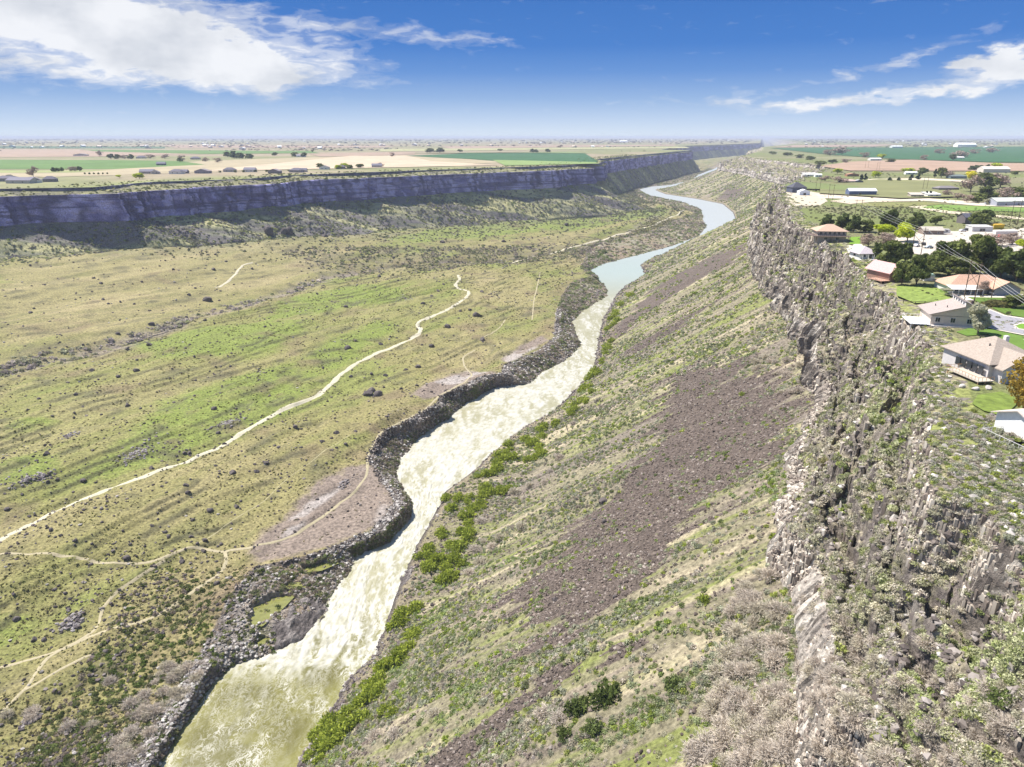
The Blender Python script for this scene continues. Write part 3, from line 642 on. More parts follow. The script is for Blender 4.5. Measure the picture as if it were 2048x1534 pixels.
stones('wall_rubble', 'broken basalt blocks on the canyon wall terraces', 24000, 18, 21, 45, 700, (.18, 1.15), [(.12, .10, .09), (.2, .17, .15), (.30, .265, .24), (.44, .41, .37)], [3, 4, 3, 1], lambda X, Y, k, t: .1+.9*sstep(.52, .64, fbm(X/7, Y/7, 3, 135)))
def column(seed):
    r = np.random.default_rng(seed); n = 5; th = np.sort(r.random(n)*.5+np.arange(n)*6.283/n); rad = .42*(.8+.4*r.random(n)); b = np.stack([np.cos(th)*rad, np.sin(th)*rad, np.full(n, -1.2)], 1); t_ = b.copy(); t_[:, 2] = .55+.5*r.random(n)*.8+t_[:, 0]*r.uniform(-.6, .6); t_[:, :2] *= .85
    V = np.concatenate([b, t_, [[0, 0, t_[:, 2].mean()+.05]]]); F = []
    for i in range(n): j = (i+1) % n; F += [[i, j, n+j], [i, n+j, n+i], [n+i, n+j, 2*n]]
    return V, np.array(F), np.r_[np.full(n, .75), np.full(n+1, 1.1)]
COLS = [column(q) for q in range(700, 706)]
X, Y, z, k, t = spots(60000, 17, 21, 45, 1500); pr = .02+.45*ledge(X, Y)*sstep(.42, .54, fbm(X/20, Y/20, 3, 141)); pr = np.where((k == 17), .4, pr)*np.interp(Y, [100, 320], [.3, 1]); ok = rng.random(len(X)) < pr; X, Y, z = X[ok], Y[ok], z[ok]
def face(k, n, y0, y1, sd_):
    Yf = y0*(y1/y0)**rng.random(n); tf = rng.random(n)*1.05-.02; a = np.interp(Yf, Yr, BX[k]); b = np.interp(Yf, Yr, BX[k+1]); Xf = a+(b-a)*tf; keep = fbm(Yf/9, tf*3, 3, sd_) > .2; return Xf[keep]-.25, Yf[keep], H(Xf[keep], Yf[keep])[0]-.7
for k_, n_, a_, b_ in ((17, 16000, 60, 1300), (20, 8000, 55, 1300)): q_ = face(k_, n_, a_, b_, k_+900); X, Y, z = np.r_[X, q_[0]], np.r_[Y, q_[1]], np.r_[z, q_[2]]
scatter('basalt_columns', COLS, np.stack([X, Y, z], 1), (.5+2.1*rng.random(len(X))**2.2)*fading(Y)*.85*np.interp(Y, [80, 220], [.55, 1]), mixcol(len(X), [(.19, .155, .13), (.33, .285, .235), (.46, .405, .34), (.62, .56, .47)], [3, 3.5, 2.4, .8]), M_stone, rng.uniform(.35, 1.15, len(X)), 'stuff', 'broken pale basalt columns along the ledges of the canyon wall', 'rocks')
X = np.concatenate([np.interp(Yq, Yr, BX[10])+rng.normal(0, .7, len(Yq)) for Yq in [rng.uniform(236, 640, 5200)]]); Yc = rng.uniform(236, 640, 5200); X = np.interp(Yc, Yr, BX[10])+rng.normal(.4, .9, 5200); ok = rng.random(5200) < np.interp(Yc, Yr, lowcliff); X, Yc = X[ok], Yc[ok]; z = H(X, Yc)[0]
scatter('basalt_edge', COLS, np.stack([X, Yc, z-.9], 1), rng.uniform(.8, 1.8, len(X)), mixcol(len(X), [(.06, .052, .05), (.10, .085, .078), (.22, .18, .15)], [3, 3, 2]), M_stone, None, 'stuff', 'dark basalt columns along the rim of the left river bank', 'rocks')  # columns darkened so their colour carries the shade of the bank face
X, Y, z, k, t = spots(16000, 21, 23, 45, 230); hx_ = np.interp(Y, Yr, BX[21]); ok = (rng.random(len(X)) < .95*sstep(52, 18, X-hx_)) & ~inpoly(X, Y, wpoly([(1925, 760), (2045, 760), (2045, 840), (1960, 830), (1900, 790)])) & ~inpoly(X, Y, wpoly([(1905, 655), (2045, 660), (2045, 760), (1900, 765)])); X, Y, z = X[ok], Y[ok], z[ok]
scatter('rim_scrub', BUSH_V, np.stack([X, Y, z-.05], 1), rng.uniform(.3, 1.0, len(X)), mixcol(len(X), SAGEC, [4, 3, 2, 3, 1, 3]), M_leaf, None, 'stuff', 'grey green scrub on the near canyon rim below the houses', 'shrubs')
i_ = rng.random(len(X)) < .45; X, Y, z = X[i_]+.8, Y[i_]+.6, z[i_]
scatter('rim_rocks', ROCK_S, np.stack([X, Y, z], 1), .2+.9*rng.random(len(X))**2.5, mixcol(len(X), [(.2, .175, .16), (.34, .31, .28), (.5, .46, .42)], [3, 3, 2]), M_stone, None, 'stuff', 'pale broken rocks on the near canyon rim', 'rocks')
add_bushes('shelf_scrub', 'brown scrub on the shelves of the left river bank', 9000, 11, 12, 240, 760, (.35, .9), [(.30, .25, .19), (.25, .27, .13), (.38, .33, .27)], [3, 3, 2], lambda X, Y, k, t: .15+.8*sstep(.42, .55, fbm(X/8, Y/8, 3, 147)), BUSH_N)
# left side, far
def p_ltal(X, Y, k, t): return .35+.65*sstep(.4, .55, fbm(X/30, Y/30, 3, 136))
add_bushes('canyon_scrub', 'grey green scrub at the foot of the far cliff', 24000, 5, 7, 560, 3800, (.5, 1.0), [(.26, .27, .17), (.36, .34, .21), (.19, .17, .19), (.33, .35, .12)], [4, 3, 3, 1.5], p_ltal, BUSH_F)
add_bushes('rim_scrub', 'green scrub on the ledge of the far rim', 5000, 1, 4, 560, 2600, (.5, .9), [(.2, .22, .08), (.12, .13, .07), (.3, .28, .13)], [3, 2, 2], lambda X, Y, k, t: np.where(k == 3, .9, .25), BUSH_F)
def p_far(X, Y, k, t): return np.exp(-np.maximum(X-np.interp(Y, Yr, BX[6]), 0)/70)+.10+.6*soft_poly(X, Y, BELT, 14, 30, 77)*sstep(.4, .6, fbm(X/28, Y/28, 3, 145))
def p_gul(X, Y, k, t): return soft_poly(X, Y, GULLY, 7, 20, 76)*(.1+.6*sstep(.45, .6, fbm(X/12, Y/12, 3, 144)))
add_bushes('gully_brush', 'grey mauve brush filling the shallow gully across the canyon floor', 40000, 7, 9, 430, 1100, (.6, 1.3), [(.44, .38, .36), (.54, .48, .42), (.30, .30, .19)], [3, 3, 2], p_gul, BUSH_F)
add_bushes('belt_scrub', 'dark scrub and rock on the low scarp below the green far meadow', 30000, 7, 10, 850, 1700, (.5, 1.1), [(.24, .25, .13), (.36, .31, .25), (.46, .41, .30)], [3, 3, 2], lambda X, Y, k, t: soft_poly(X, Y, BELT, 14, 30, 77)*(.1+.7*sstep(.45, .6, fbm(X/22, Y/30, 3, 146))), BUSH_F)
add_bushes('floor_scrub', 'scrub spread over the far canyon floor', 14000, 6, 10, 850, 3800, (.5, 1.0), [(.15, .16, .1), (.2, .2, .11), (.24, .2, .16)], [4, 3, 2], p_far, BUSH_F)
add_bushes('bank_scrub', 'brown and green scrub on the upstream left bank', 13000, 10, 12, 700, 3800, (.6, 1.2), [(.24, .27, .12), (.38, .32, .26), (.46, .40, .34)], [3, 2, 2], lambda X, Y, k, t: .25+.6*sstep(.45, .6, fbm(X/22, Y/22, 3, 142)), BUSH_F)
add_bushes('bank_scrub', 'brown and green scrub on the downstream left bank', 7000, 9, 12, 145, 262, (.4, 1.0), [(.16, .19, .06), (.28, .28, .13), (.36, .30, .24)], [4, 3, 2], lambda X, Y, k, t: np.where(k == 9, (t > .80)*.7*(near_poly(X, Y, DIRT, 3.5, 12, 86) < .5), .5), BUSH_N)

# ---- individual things: helper -------------------------------------
def proto_obj(name, shape, color, material, parent=None, tint=None):
    V, F, cv = shape; col = np.array(color)[None, :]*cv[:, None]
    if tint is not None: col = tint*cv[:, None]
    o = mesh_np(name, V, F, material, col, parent=parent); return o
LIB = {}
def put(key, name, label, cat, group, loc, s, rz=None, sz=None, parts=()):
    """first use builds the thing; later ones copy it (and its parts), sharing the meshes"""
    if key not in LIB:
        e = bpy.data.objects.new(name, None); C.objects.link(e)
        for pn, fn in parts: fn(pn, e)
        LIB[key] = e; o = e
    else:
        src = LIB[key]; o = src.copy(); C.objects.link(o)
        for ch in src.children:
            c = ch.copy(); C.objects.link(c); c.parent = o
    o.location = loc; o.scale = (s, s, sz if sz else s); o.rotation_euler = (0, 0, random.random()*6.283 if rz is None else rz)
    return tag(o, label, cat, group)
def put1(key, name, label, cat, group, loc, s, build, rz=None, sz=None):
    """same, for a thing that is a single mesh"""
    if key not in LIB: LIB[key] = build(name); o = LIB[key]
    else: o = LIB[key].copy(); C.objects.link(o)
    o.location = loc; o.scale = (s, s, sz if sz else s); o.rotation_euler = (0, 0, random.random()*6.283 if rz is None else rz)
    return tag(o, label, cat, group)

# ---- boulders -------------------------------------------------------
def boulder_build(i):
    def f(name):
        V, F, c = rockshape(40+i, 3, .05, .75)
        V = V*(1+.16*(fbm(V[:, 0]*2.2+i, V[:, 1]*2.2+V[:, 2]*2, 4, 200+i)-.5)[:, None]*2)
        cc = (.6+.9*fbm(V[:, 0]*3, V[:, 2]*3+V[:, 1]*2, 4, 210+i)); return proto_obj(name, (V, F, cc), (.115, .098, .092), M_stone)
    return f
B1 = [(372, 971), (376, 987, 'flat pale-topped'), (473, 1014), (386, 1041), (304, 1052), (330, 1065), (337, 1074), (383, 1074), (410, 1082), (407, 1103), (253, 1117), (364, 1123), (181, 1130), (102, 1060), (150, 1081), (591, 855), (673, 867), (557, 896), (513, 944), (533, 927), (379, 908), (465, 946),
      (437, 867), (304, 937), (166, 963), (92, 908), (15, 1019), (335, 1159), (461, 1156), (434, 1168), (255, 812), (429, 819), (644, 884), (420, 1021), (34, 1239), (137, 1220), (157, 1256), (68, 1280), (89, 1280), (140, 1198), (109, 1180), (51, 1434), (160, 1424), (92, 1475), (326, 1267), (212, 1304),
      (648, 473), (885, 485), (894, 655), (955, 632), (743, 749), (771, 752), (836, 735), (812, 740), (737, 790), (757, 791), (742, 783), (863, 694), (966, 680), (696, 697), (761, 689), (692, 614), (846, 608), (1008, 484), (1133, 451), (702, 754),
      (415, 602), (202, 567), (302, 649), (255, 699), (299, 690), (273, 743), (185, 742), (236, 754), (651, 473), (1205, 1005), (1190, 1040), (1210, 1043), (1230, 1195), (1110, 1200)]
bu = np.array([b[0] for b in B1], float); bv = np.array([b[1] for b in B1], float)
n0 = len(bu); ru = rng.uniform(0, 1000, 330); rv = rng.uniform(500, 1250, 330); ok = (ru < 1050-(rv-500)*.75) & (np.abs(rv-(1085-ru*.62)) > 22); bu = np.concatenate([bu, ru[ok]]); bv = np.concatenate([bv, rv[ok]])
bx, by, bz = ground(bu, bv); big = {(415, 602): 1.9, (737, 790): 1.8, (757, 791): 1.5, (894, 655): 1.4, (955, 632): 1.3, (34, 1239): 1.2, (742, 783): 1.5, (1205, 1005): 1.5}
for i in range(len(bu)):
    dep = project(bx[i], by[i], bz[i])[2]; s = (13 if i < n0 else random.uniform(4, 8.5))*random.uniform(.75, 1.2)*big.get((int(bu[i]), int(bv[i])), 1)*dep/FX/2
    put1(('boulder', i % 7), 'boulder', 'dark basalt boulder lying on the open grassy canyon floor', 'boulder', 'basalt boulders scattered over the canyon floor', (bx[i], by[i], bz[i]+s*.15), s, boulder_build(i % 7))
for u, v, s, l in [(537, 466, 11, 'tall dark rock spire below the far cliff, left of the twin one'), (569, 467, 9, 'broad dark rock pinnacle below the far cliff, right one of the pair'), (580, 467, 11, 'pointed dark rock spire at the right end of the pair')]:
    x, y, z = [a[0] for a in ground(u, v)]; put1(('boulder', 3), 'rock_spire', l, 'rock', None, (x, y, z+1), s*.62, boulder_build(3), sz=s*1.1)
def rubble(name, label, u, v, w, n, pal):
    x, y, z = [a[0] for a in ground(u, v)]; dep = project(x, y, z)[2]; R_ = w*dep/FX/2
    a = rng.normal(size=(n, 2))*.42; th = .55; px = x+(a[:, 0]*math.cos(th)-a[:, 1]*.4*math.sin(th))*R_; py = y+(a[:, 0]*math.sin(th)+a[:, 1]*.7*math.cos(th))*R_*1.6
    zz_ = H(px, py)[0]; o = scatter(name, ROCK_S, np.stack([px, py, zz_], 1), rng.uniform(.3, 1.1, n), mixcol(n, pal, [1]*len(pal)), M_stone); tag(o, label, 'rocks', None, 'stuff')
for u, v, w_, n, l in [(137, 872, 34, 60, 'small patch of grey rubble in the left meadow'), (455, 845, 50, 110, 'long patch of grey rubble just above the gravel path'), (273, 906, 66, 150, 'curved bank of grey rubble in the green meadow'), (50, 960, 50, 90, 'grey rubble at the left edge of the meadow'), (90, 953, 34, 60, 'grey rubble beside the left meadow patch'),
                       (140, 1245, 50, 130, 'grey rock outcrop below the trail, lower left'), (60, 1440, 30, 60, 'grey rocks at the lower left by a bare shrub'), (690, 967, 30, 30, 'pale rubble on the dirt flat'), (885, 486, 22, 30, 'pale rubble in the far green meadow'), (810, 598, 50, 60, 'dark rubble row in the green meadow beside the path')]:
    rubble('rubble', l, u, v, w_, n, [(.24, .21, .2), (.33, .3, .29), (.12, .1, .1)])

# rock shelf and island in the rapids at the lower left
def island(label, pts, top, seed, base=-127.0, name='rock_island', cat='rock'):
    zz0 = float(zr_v(np.mean([p[1] for p in pts]))); X, Y = unproj([p[0] for p in pts], [p[1] for p in pts], zz0); P = np.stack([X, Y], 1)
    n = 70; gx = np.linspace(X.min()-1, X.max()+1, n); gy = np.linspace(Y.min()-1, Y.max()+1, n); xx_, yy_ = np.meshgrid(gx, gy)
    d = np.full(xx_.shape, 1e9)
    for i in range(len(P)):
        a = P[i]; b = P[(i+1) % len(P)]; ab = b-a; t = np.clip(((xx_-a[0])*ab[0]+(yy_-a[1])*ab[1])/(ab@ab), 0, 1); d = np.minimum(d, np.hypot(xx_-a[0]-t*ab[0], yy_-a[1]-t*ab[1]))
    d = np.where(inpoly(xx_, yy_, P), d, -d)+(fbm(xx_/2.5, yy_/2.5, 3, seed)-.5)*1.6
    rr = fbm(xx_/2.2, yy_/5, 4, seed+1); h = zz0-1.5+sstep(-.8, 1.6, d)*1.9+sstep(.5, 8, d)*top+(rr-.5)*3.0*sstep(0, 2, d)
    V = np.stack([xx_, yy_, h], -1).reshape(-1, 3); i = np.arange(n-1)[:, None]*n+np.arange(n-1)[None]; F = np.stack([i, i+1, i+1+n, i+n], -1).reshape(-1, 4)
    cc = lerp(flat((.125, .108, .10), xx_), (.27, .24, .22), sstep(.5, .7, rr)*.9); cc = lerp(cc, (.05, .045, .045), sstep(.9, -.2, d)); cc = lerp(cc, (.8, .8, .76), (sstep(.15, -.35, d)*sstep(-1.3, -.5, d))*.0)
    keep = (d.ravel()[F] > -1.6).any(1); return tag(mesh_np(name, V, F[keep], M_rock, cc.reshape(-1, 3)), label, cat)
island('long dark ridged rock island in the white rapids', [(520, 1275), (545, 1300), (600, 1280), (655, 1235), (662, 1200), (640, 1170), (590, 1185), (540, 1225), (515, 1255)], 2.4, 300)
island('low grey rock shelf above the green side pools', [(560, 1150), (600, 1130), (690, 1095), (712, 1105), (700, 1135), (668, 1160), (640, 1168), (600, 1165)], 1.2, 310, name='rock_shelf')
island('dark pointed rock ledge at the right bank of the rapids', [(797, 1178), (795, 1158), (812, 1128), (835, 1110), (850, 1140), (838, 1170), (820, 1185)], 2.0, 320, name='rock_ledge')
island('low dark rock point reaching from the left bank into the river', [(1150, 600), (1180, 578), (1212, 580), (1214, 590), (1190, 602), (1160, 615)], 2.0, 330, name='rock_point')
island('small flat rock bar at the foot of the left bank', [(1062, 722), (1110, 712), (1138, 716), (1128, 726), (1085, 735)], 1.4, 340, name='rock_bar')

for P, zc in POOLS:
    c_ = P.mean(0); Q = [(float(c_[0]+(p[0]-c_[0])*1.4), float(c_[1]+(p[1]-c_[1])*1.4), zc) for p in P]; me = bpy.data.meshes.new('pool'); me.from_pydata(Q, [], [list(range(len(Q)))]); me.update()
    if me.polygons[0].normal.z < 0: me.flip_normals()
    me.materials.append(mat('pool_water_green', (.20, .20, .06), .2, nscale=.6, nvar=.2, spec=.4)); o = bpy.data.objects.new('pool', me); C.objects.link(o); o['kind'] = 'structure'
# ---- shrubs ---------------------------------------------------------
def willow(i):
    def f(name):
        sh = [leafclump(420, 60+i, .17, 1.0, .35, 1.2)]; r = np.random.default_rng(i); V, F, c = sh[0]
        V = V*(1+.35*(fbm(V[:, 0]*2+i, V[:, 1]*2, 3, 220)-.5)[:, None]*2)
        tint = lerp(flat((.21, .27, .035), c), (.46, .50, .075), np.clip(c-.6, 0, 1)); return proto_obj(name, (V, F, np.ones(len(c))), (1, 1, 1), M_leaf, tint=tint)
    return f
WL = [(894, 999), (918, 995), (935, 1005), (904, 1019), (942, 1019), (966, 1016), (928, 1033), (938, 1050), (955, 954), (979, 951), (993, 927), (1007, 920), (996, 937), (1020, 900), (996, 912), (1072, 912), (1054, 920), (1083, 908), (1051, 879), (1068, 882), (1061, 889), (1082, 862), (1112, 848), (1143, 824), (1160, 800),
      (1003, 985), (969, 978), (966, 992), (860, 1094), (839, 1115), (870, 1122), (884, 1067), (901, 1091), (918, 1094), (890, 1122), (908, 1122), (894, 1139), (921, 1064), (935, 1077), (901, 1156), (887, 1163), (853, 1135), (834, 1215), (810, 1229), (800, 1243), (786, 1256), (827, 1274), (814, 1297), (803, 1315), (790, 1321), (772, 1335),
      (762, 1338), (759, 1362), (745, 1383), (762, 1383), (721, 1410), (728, 1438), (708, 1448), (653, 1451), (636, 1472), (684, 1461), (660, 1472), (769, 1424), (653, 1499), (1232, 626), (1222, 639), (1215, 660), (1222, 684), (1212, 708), (1205, 728), (1191, 745), (1178, 759), (1164, 783), (1260, 591), (1181, 776), (1240, 610), (1228, 650), (1214, 695), (1170, 800), (1150, 812), (640, 1495), (622, 1515), (700, 1425), (735, 1400)]
WL = WL+[(a+random.uniform(-13, 13)+5, b+random.uniform(-10, 10)) for a, b in WL if a < 1130]+[(a+random.uniform(-2, 8), b+random.uniform(-9, 9)) for a, b in WL if a >= 1130]
x, y, z = ground(*zip(*WL))
for i in range(len(x)):
    s = random.uniform(2.3, 4.2)*(1.25 if y[i] > 450 else 1)
    put1(('willow', i % 5), 'willow_shrub', 'bright green willow shrub on the right bank of the river', 'shrub', 'green willows along the right waterline', (x[i], y[i], z[i]-.2), s, willow(i % 5), sz=s*random.uniform(.85, 1.15))
def bare(i):
    def f(name):
        V, F, c = twigs(330, 80+i, .021, (.7, 1.05), 1.0, 3); tint = lerp(flat((.57, .50, .42), c), [(.62, .54, .44), (.50, .44, .37), (.54, .50, .36)][i % 3], c*.5)*c[:, None]
        return proto_obj(name, (V, F, np.ones(len(c))), (1, 1, 1), M_twig, tint=tint)
    return f
def poly_pts(P, n):
    P = np.array(P, float); out = []
    while len(out) < n:
        q = rng.uniform(P.min(0), P.max(0)); 
        if inpoly(q[0:1], q[1:2], P)[0]: out.append(tuple(q))
    return out
BARE = [('bare grey pink shrub in the thicket below the pale cliff edge', 'bare shrubs below the pale cliff edge', poly_pts([(1470, 1190), (1540, 1130), (1570, 1280), (1595, 1530), (1380, 1530), (1420, 1400), (1450, 1290)], 95), (1.4, 2.6)),
        ('bare brownish shrub on the terrace between the two pale cliff edges', 'bare shrubs on the lower right terrace', poly_pts([(1600, 1180), (1680, 1190), (1740, 1300), (1700, 1530), (1630, 1530), (1600, 1350)], 45), (1.0, 2.0)),
        ('bare twiggy shrub on the terrace at the lower right corner', 'bare shrubs at the lower right corner', poly_pts([(1720, 1260), (1900, 1270), (2040, 1340), (2040, 1530), (1720, 1530), (1750, 1400)], 50), (.9, 1.8)),
        ('bare grey shrub in the thicket at the lower left river bank', 'bare shrubs on the lower left bank', poly_pts([(265, 1400), (330, 1330), (420, 1310), (400, 1360), (330, 1430), (270, 1530), (190, 1530), (240, 1450)], 42), (1.3, 2.6)),
        ('bare mauve shrub on the slope above the green willows', 'mauve bare shrubs above the willows', [(1102, 944), (1061, 971), (1017, 999), (1051, 999), (969, 1084), (985, 1095), (962, 1043), (1044, 1053), (1119, 917), (1147, 848), (962, 1125), (938, 1146), (1080, 955), (1030, 985), (1090, 965), (950, 1100), (1000, 1075), (750, 1475), (790, 1470), (870, 1430), (1090, 1430), (1120, 1440), (1060, 1450), (830, 1330), (790, 1375)], (1.5, 3.0)),
        ('bare tan shrub under the cliff beside the scree', 'bare shrubs between the scree and the cliff', poly_pts([(1500, 700), (1600, 715), (1625, 800), (1570, 790), (1510, 750)], 30), (1.2, 2.4)),
        ('bare mauve shrub on the shore of the upstream pool', 'bare shrubs along the upstream pool', [(1292, 533), (1305, 524), (1320, 518), (1340, 512), (1360, 508), (1385, 502), (1410, 498), (1170, 528), (1190, 520), (1220, 512), (1250, 506), (1280, 499), (1310, 492), (1340, 483), (1370, 474), (1395, 462), (1405, 447), (1402, 432), (1392, 418)], (3.0, 4.5)),
        ('lone bare purple grey shrub on the lower left meadow', 'lone bare shrubs on the lower left meadow', [(220, 1365), (14, 1430), (65, 1425), (138, 1455), (185, 1452), (60, 1440)], (1.6, 2.3))]
for li, (lab, grp, pts, sr) in enumerate(BARE):
    x, y, z = ground(*zip(*pts))
    for i in range(len(x)):
        s = random.uniform(*sr)*1.45; put1(('bare', (i+li) % 6), 'bare_shrub', lab, 'shrub', grp, (x[i], y[i], z[i]-.15), s, bare((i+li) % 6), sz=s*random.uniform(.6, .85))
def green_bush(i):
    def f(name):
        V, F, c = leafclump(520, 140+i, .15, .85, .3); V = V*(1+.4*(fbm(V[:, 0]*2.2+i, V[:, 1]*2.2, 3, 230)-.5)[:, None]*2)
        return proto_obj(name, (V, F, c), [(.09, .12, .03), (.25, .30, .05), (.15, .19, .06), (.30, .28, .12)][i % 4], M_leaf)
    return f
for u, v, s, kd, lab in [(1160, 1420, 3.6, 0, 'large dark green bush on the slope, left half of the pair'), (1215, 1400, 4.2, 0, 'large dark green bush on the slope, right half of the pair'), (1130, 1470, 2.2, 0, 'small dark green bush below the large dark pair'), (1190, 1455, 2.4, 2, 'mid green bush at the foot of the large dark pair'),
                         (1410, 1200, 2.0, 1, 'bright yellow green bush above the bare thicket'), (1350, 1370, 2.4, 2, 'round green bush on the slope below the scree'), (1550, 1075, 1.7, 1, 'bright green bush at the foot of the pale cliff edge'), (1650, 925, 1.9, 3, 'tall straw yellow bush on the cliff top'), (1620, 860, 1.9, 1, 'bright green bush at the cliff top corner'),
                         (1485, 790, 2.0, 1, 'yellow green bush at the upper edge of the scree'), (2010, 1400, 2.0, 2, 'bright green bush at the lower right edge'), (1440, 1530, 1.5, 1, 'yellow green bush at the bottom edge'), (1475, 1410, 1.6, 2, 'green bush beside the bare thicket'), (1208, 505, 4.0, 2, 'dark green bush on the upstream left bank'), (1185, 520, 2.8, 0, 'round dark bush beside the bank upstream')]:
    x, y, z = [a[0] for a in ground(u, v)]; put1(('gb', kd), 'green_bush', lab, 'bush', None, (x, y, z-.2), s, green_bush(kd), sz=s*.95)
x, y, z = [a[0] for a in ground(785, 1435)]
def log_mesh(name):
    bm = bmesh.new(); bmesh.ops.create_cone(bm, segments=8, radius1=.22, radius2=.1, depth=6, cap_ends=True, matrix=__import__('mathutils').Matrix.Rotation(math.pi/2, 4, 'X'))
    for q in (1.2, -.8): bmesh.ops.create_cone(bm, segments=6, radius1=.07, radius2=.03, depth=1.2, cap_ends=True, matrix=__import__('mathutils').Matrix.Translation((.35, q, .3)) @ __import__('mathutils').Matrix.Rotation(1.0, 4, 'Y'))
    me = bpy.data.meshes.new(name); bm.to_mesh(me); bm.free(); me.materials.append(mat('driftwood', (.5, .46, .4), nscale=3)); o = bpy.data.objects.new(name, me); C.objects.link(o); return o
o = log_mesh('fallen_log'); o.location = (x, y, z+.3); o.rotation_euler = (0, R(-12), R(-28)); tag(o, 'pale bleached log lying on the slope near the lower willows', 'log')

# ---- paths ----------------------------------------------------------
def strip(name, pts, width, color, lift=.12, kind='structure', nv=.15):
    x, y, _ = ground(*zip(*pts)); P = np.stack([x, y], 1); d = np.r_[0, np.cumsum(np.hypot(*np.diff(P, axis=0).T))]
    # smooth through the points
    n = max(8, int(d[-1]/1.5)); s = np.linspace(0, d[-1], n); X = np.interp(s, d, x); Y = np.interp(s, d, y)
    for _ in range(int(8)): X[1:-1] = (X[:-2]+X[1:-1]*2+X[2:])/4; Y[1:-1] = (Y[:-2]+Y[1:-1]*2+Y[2:])/4
    tx, ty = np.gradient(X), np.gradient(Y); L = np.hypot(tx, ty); nx, ny = -ty/L, tx/L
    wv = width*(.55+.8*fbm(s/5, s*0+pts[0][0], 4, 400)); K = 5; V = []
    for k in range(K):
        f = (k/(K-1)-.5); px = X+nx*wv*f; py = Y+ny*wv*f; V.append(np.stack([px, py, H(px, py, GZ)[0]+lift*(1-.8*abs(f)*2)], 1))
    V = np.stack(V, 1).reshape(-1, 3); i = np.arange(n-1)[:, None]*K+np.arange(K-1)[None]; F = np.stack([i, i+K, i+K+1, i+1], -1).reshape(-1, 4)
    o = mesh_np(name, V, F, mat('path_%s' % name+str(color[0]), color, nscale=1.5, nvar=nv), smooth=True); o['kind'] = kind; return o
PALE = (.50, .46, .34)
strip('path', [(-60, 1112), (0, 1081), (60, 1052), (130, 1015), (200, 985), (270, 960), (330, 937), (400, 910), (440, 895), (475, 872), (520, 845), (560, 822), (600, 806), (640, 790), (660, 770), (680, 750), (710, 728), (750, 708), (790, 692), (820, 680), (838, 668), (842, 658), (834, 650), (838, 643), (870, 630), (905, 614), (925, 600), (938, 588), (937, 582), (915, 576), (910, 570), (920, 560), (916, 550)], 3.6, PALE, .22)
TR = (.38, .33, .21)
strip('trail', [(0, 1108), (60, 1109), (130, 1113), (180, 1118), (210, 1127), (260, 1128), (320, 1120), (360, 1100), (400, 1093), (450, 1105), (490, 1097), (540, 1088), (580, 1075), (620, 1050), (670, 1015), (710, 985), (735, 950), (735, 915), (760, 865), (800, 845), (850, 820), (880, 790), (930, 765), (945, 750), (930, 735), (925, 715), (950, 700)], 1.5, TR)
strip('trail', [(0, 1335), (50, 1322), (100, 1308), (150, 1285), (200, 1265), (260, 1250), (310, 1235), (350, 1210), (390, 1180), (430, 1155), (455, 1125), (450, 1105)], 1.6, TR)
strip('trail', [(0, 1425), (30, 1400), (60, 1370), (80, 1330), (110, 1305), (160, 1280), (195, 1260), (200, 1225), (225, 1190), (270, 1160), (310, 1130), (330, 1120)], 1.3, TR)
strip('trail', [(40, 1385), (100, 1350), (150, 1322), (200, 1305)], 1.0, TR)
strip('trail', [(390, 1090), (440, 1060), (500, 1020), (550, 980), (600, 940), (650, 900), (700, 870)], .6, (.36, .32, .18))
strip('trail', [(1012, 527), (1060, 515), (1120, 502), (1180, 485), (1240, 468), (1290, 455), (1330, 440), (1355, 430), (1368, 420)], 4.2, (.5, .45, .33), .4)
strip('trail', [(1080, 545), (1068, 600), (1064, 640)], 1.2, TR); strip('trail', [(430, 575), (460, 560), (485, 530), (505, 525)], 3, (.5, .46, .32), .3)
strip('trail', [(960, 680), (1000, 655), (1010, 640)], 1.2, TR)

# ---- fields, lots, roads, lawns on the plateau ----------------------
def patch(name, pts, color, z, kind='structure', jit=.0, nscale=.05, nvar=.15, bump=0):
    X, Y = unproj([p[0] for p in pts], [p[1] for p in pts], z); P = np.stack([X, Y], 1); Q = []
    for i in range(len(P)):
        a, b = P[i], P[(i+1) % len(P)]; n = max(1, int(min(14, np.hypot(*(b-a))/6)))
        for k in range(n):
            q = a+(b-a)*k/n; 
            if jit: q = q+(np.array([vn(q[0]/9, q[1]/9, 5), vn(q[0]/9, q[1]/9, 6)])-.5)*jit
            Q.append((q[0], q[1], z))
    me = bpy.data.meshes.new(name); me.from_pydata(Q, [], [list(range(len(Q)))]); me.update()
    me.materials.append(mat('%s_%.3f_%.3f' % (name, color[0], color[1]), color, nscale=nscale, nvar=nvar, bump=bump)); o = bpy.data.objects.new(name, me); C.objects.link(o)
    if me.polygons[0].normal.z < 0: me.flip_normals()
    o['kind'] = kind; return o
GRN = (.105, .18, .045); DGRN = (.04, .11, .04); PNK = (.33, .24, .175); TN = (.36, .30, .19)
fz = [.35]
def field(pts, c, jit=0): fz[0] += .06; return patch('field', pts, c, fz[0], jit=jit, nscale=.012, nvar=.18)
field([(-300, 347), (-300, 366), (300, 348), (640, 337), (1000, 325), (1000, 318), (820, 310), (700, 312), (400, 322), (230, 338)], TN)
field([(-300, 318), (230, 320), (360, 322), (410, 329), (230, 338), (-300, 338)], GRN); field([(-300, 338), (120, 341), (230, 339), (150, 345), (-300, 347)], (.26, .28, .11))
field([(-300, 298), (190, 300), (560, 301), (620, 303), (200, 313), (-300, 316)], PNK); field([(-300, 291), (330, 293), (330, 297), (-300, 296.5)], (.09, .15, .08))
field([(160, 299), (620, 302), (640, 306), (400, 308), (200, 303)], GRN); field([(330, 290), (800, 292), (760, 295), (350, 296)], PNK)
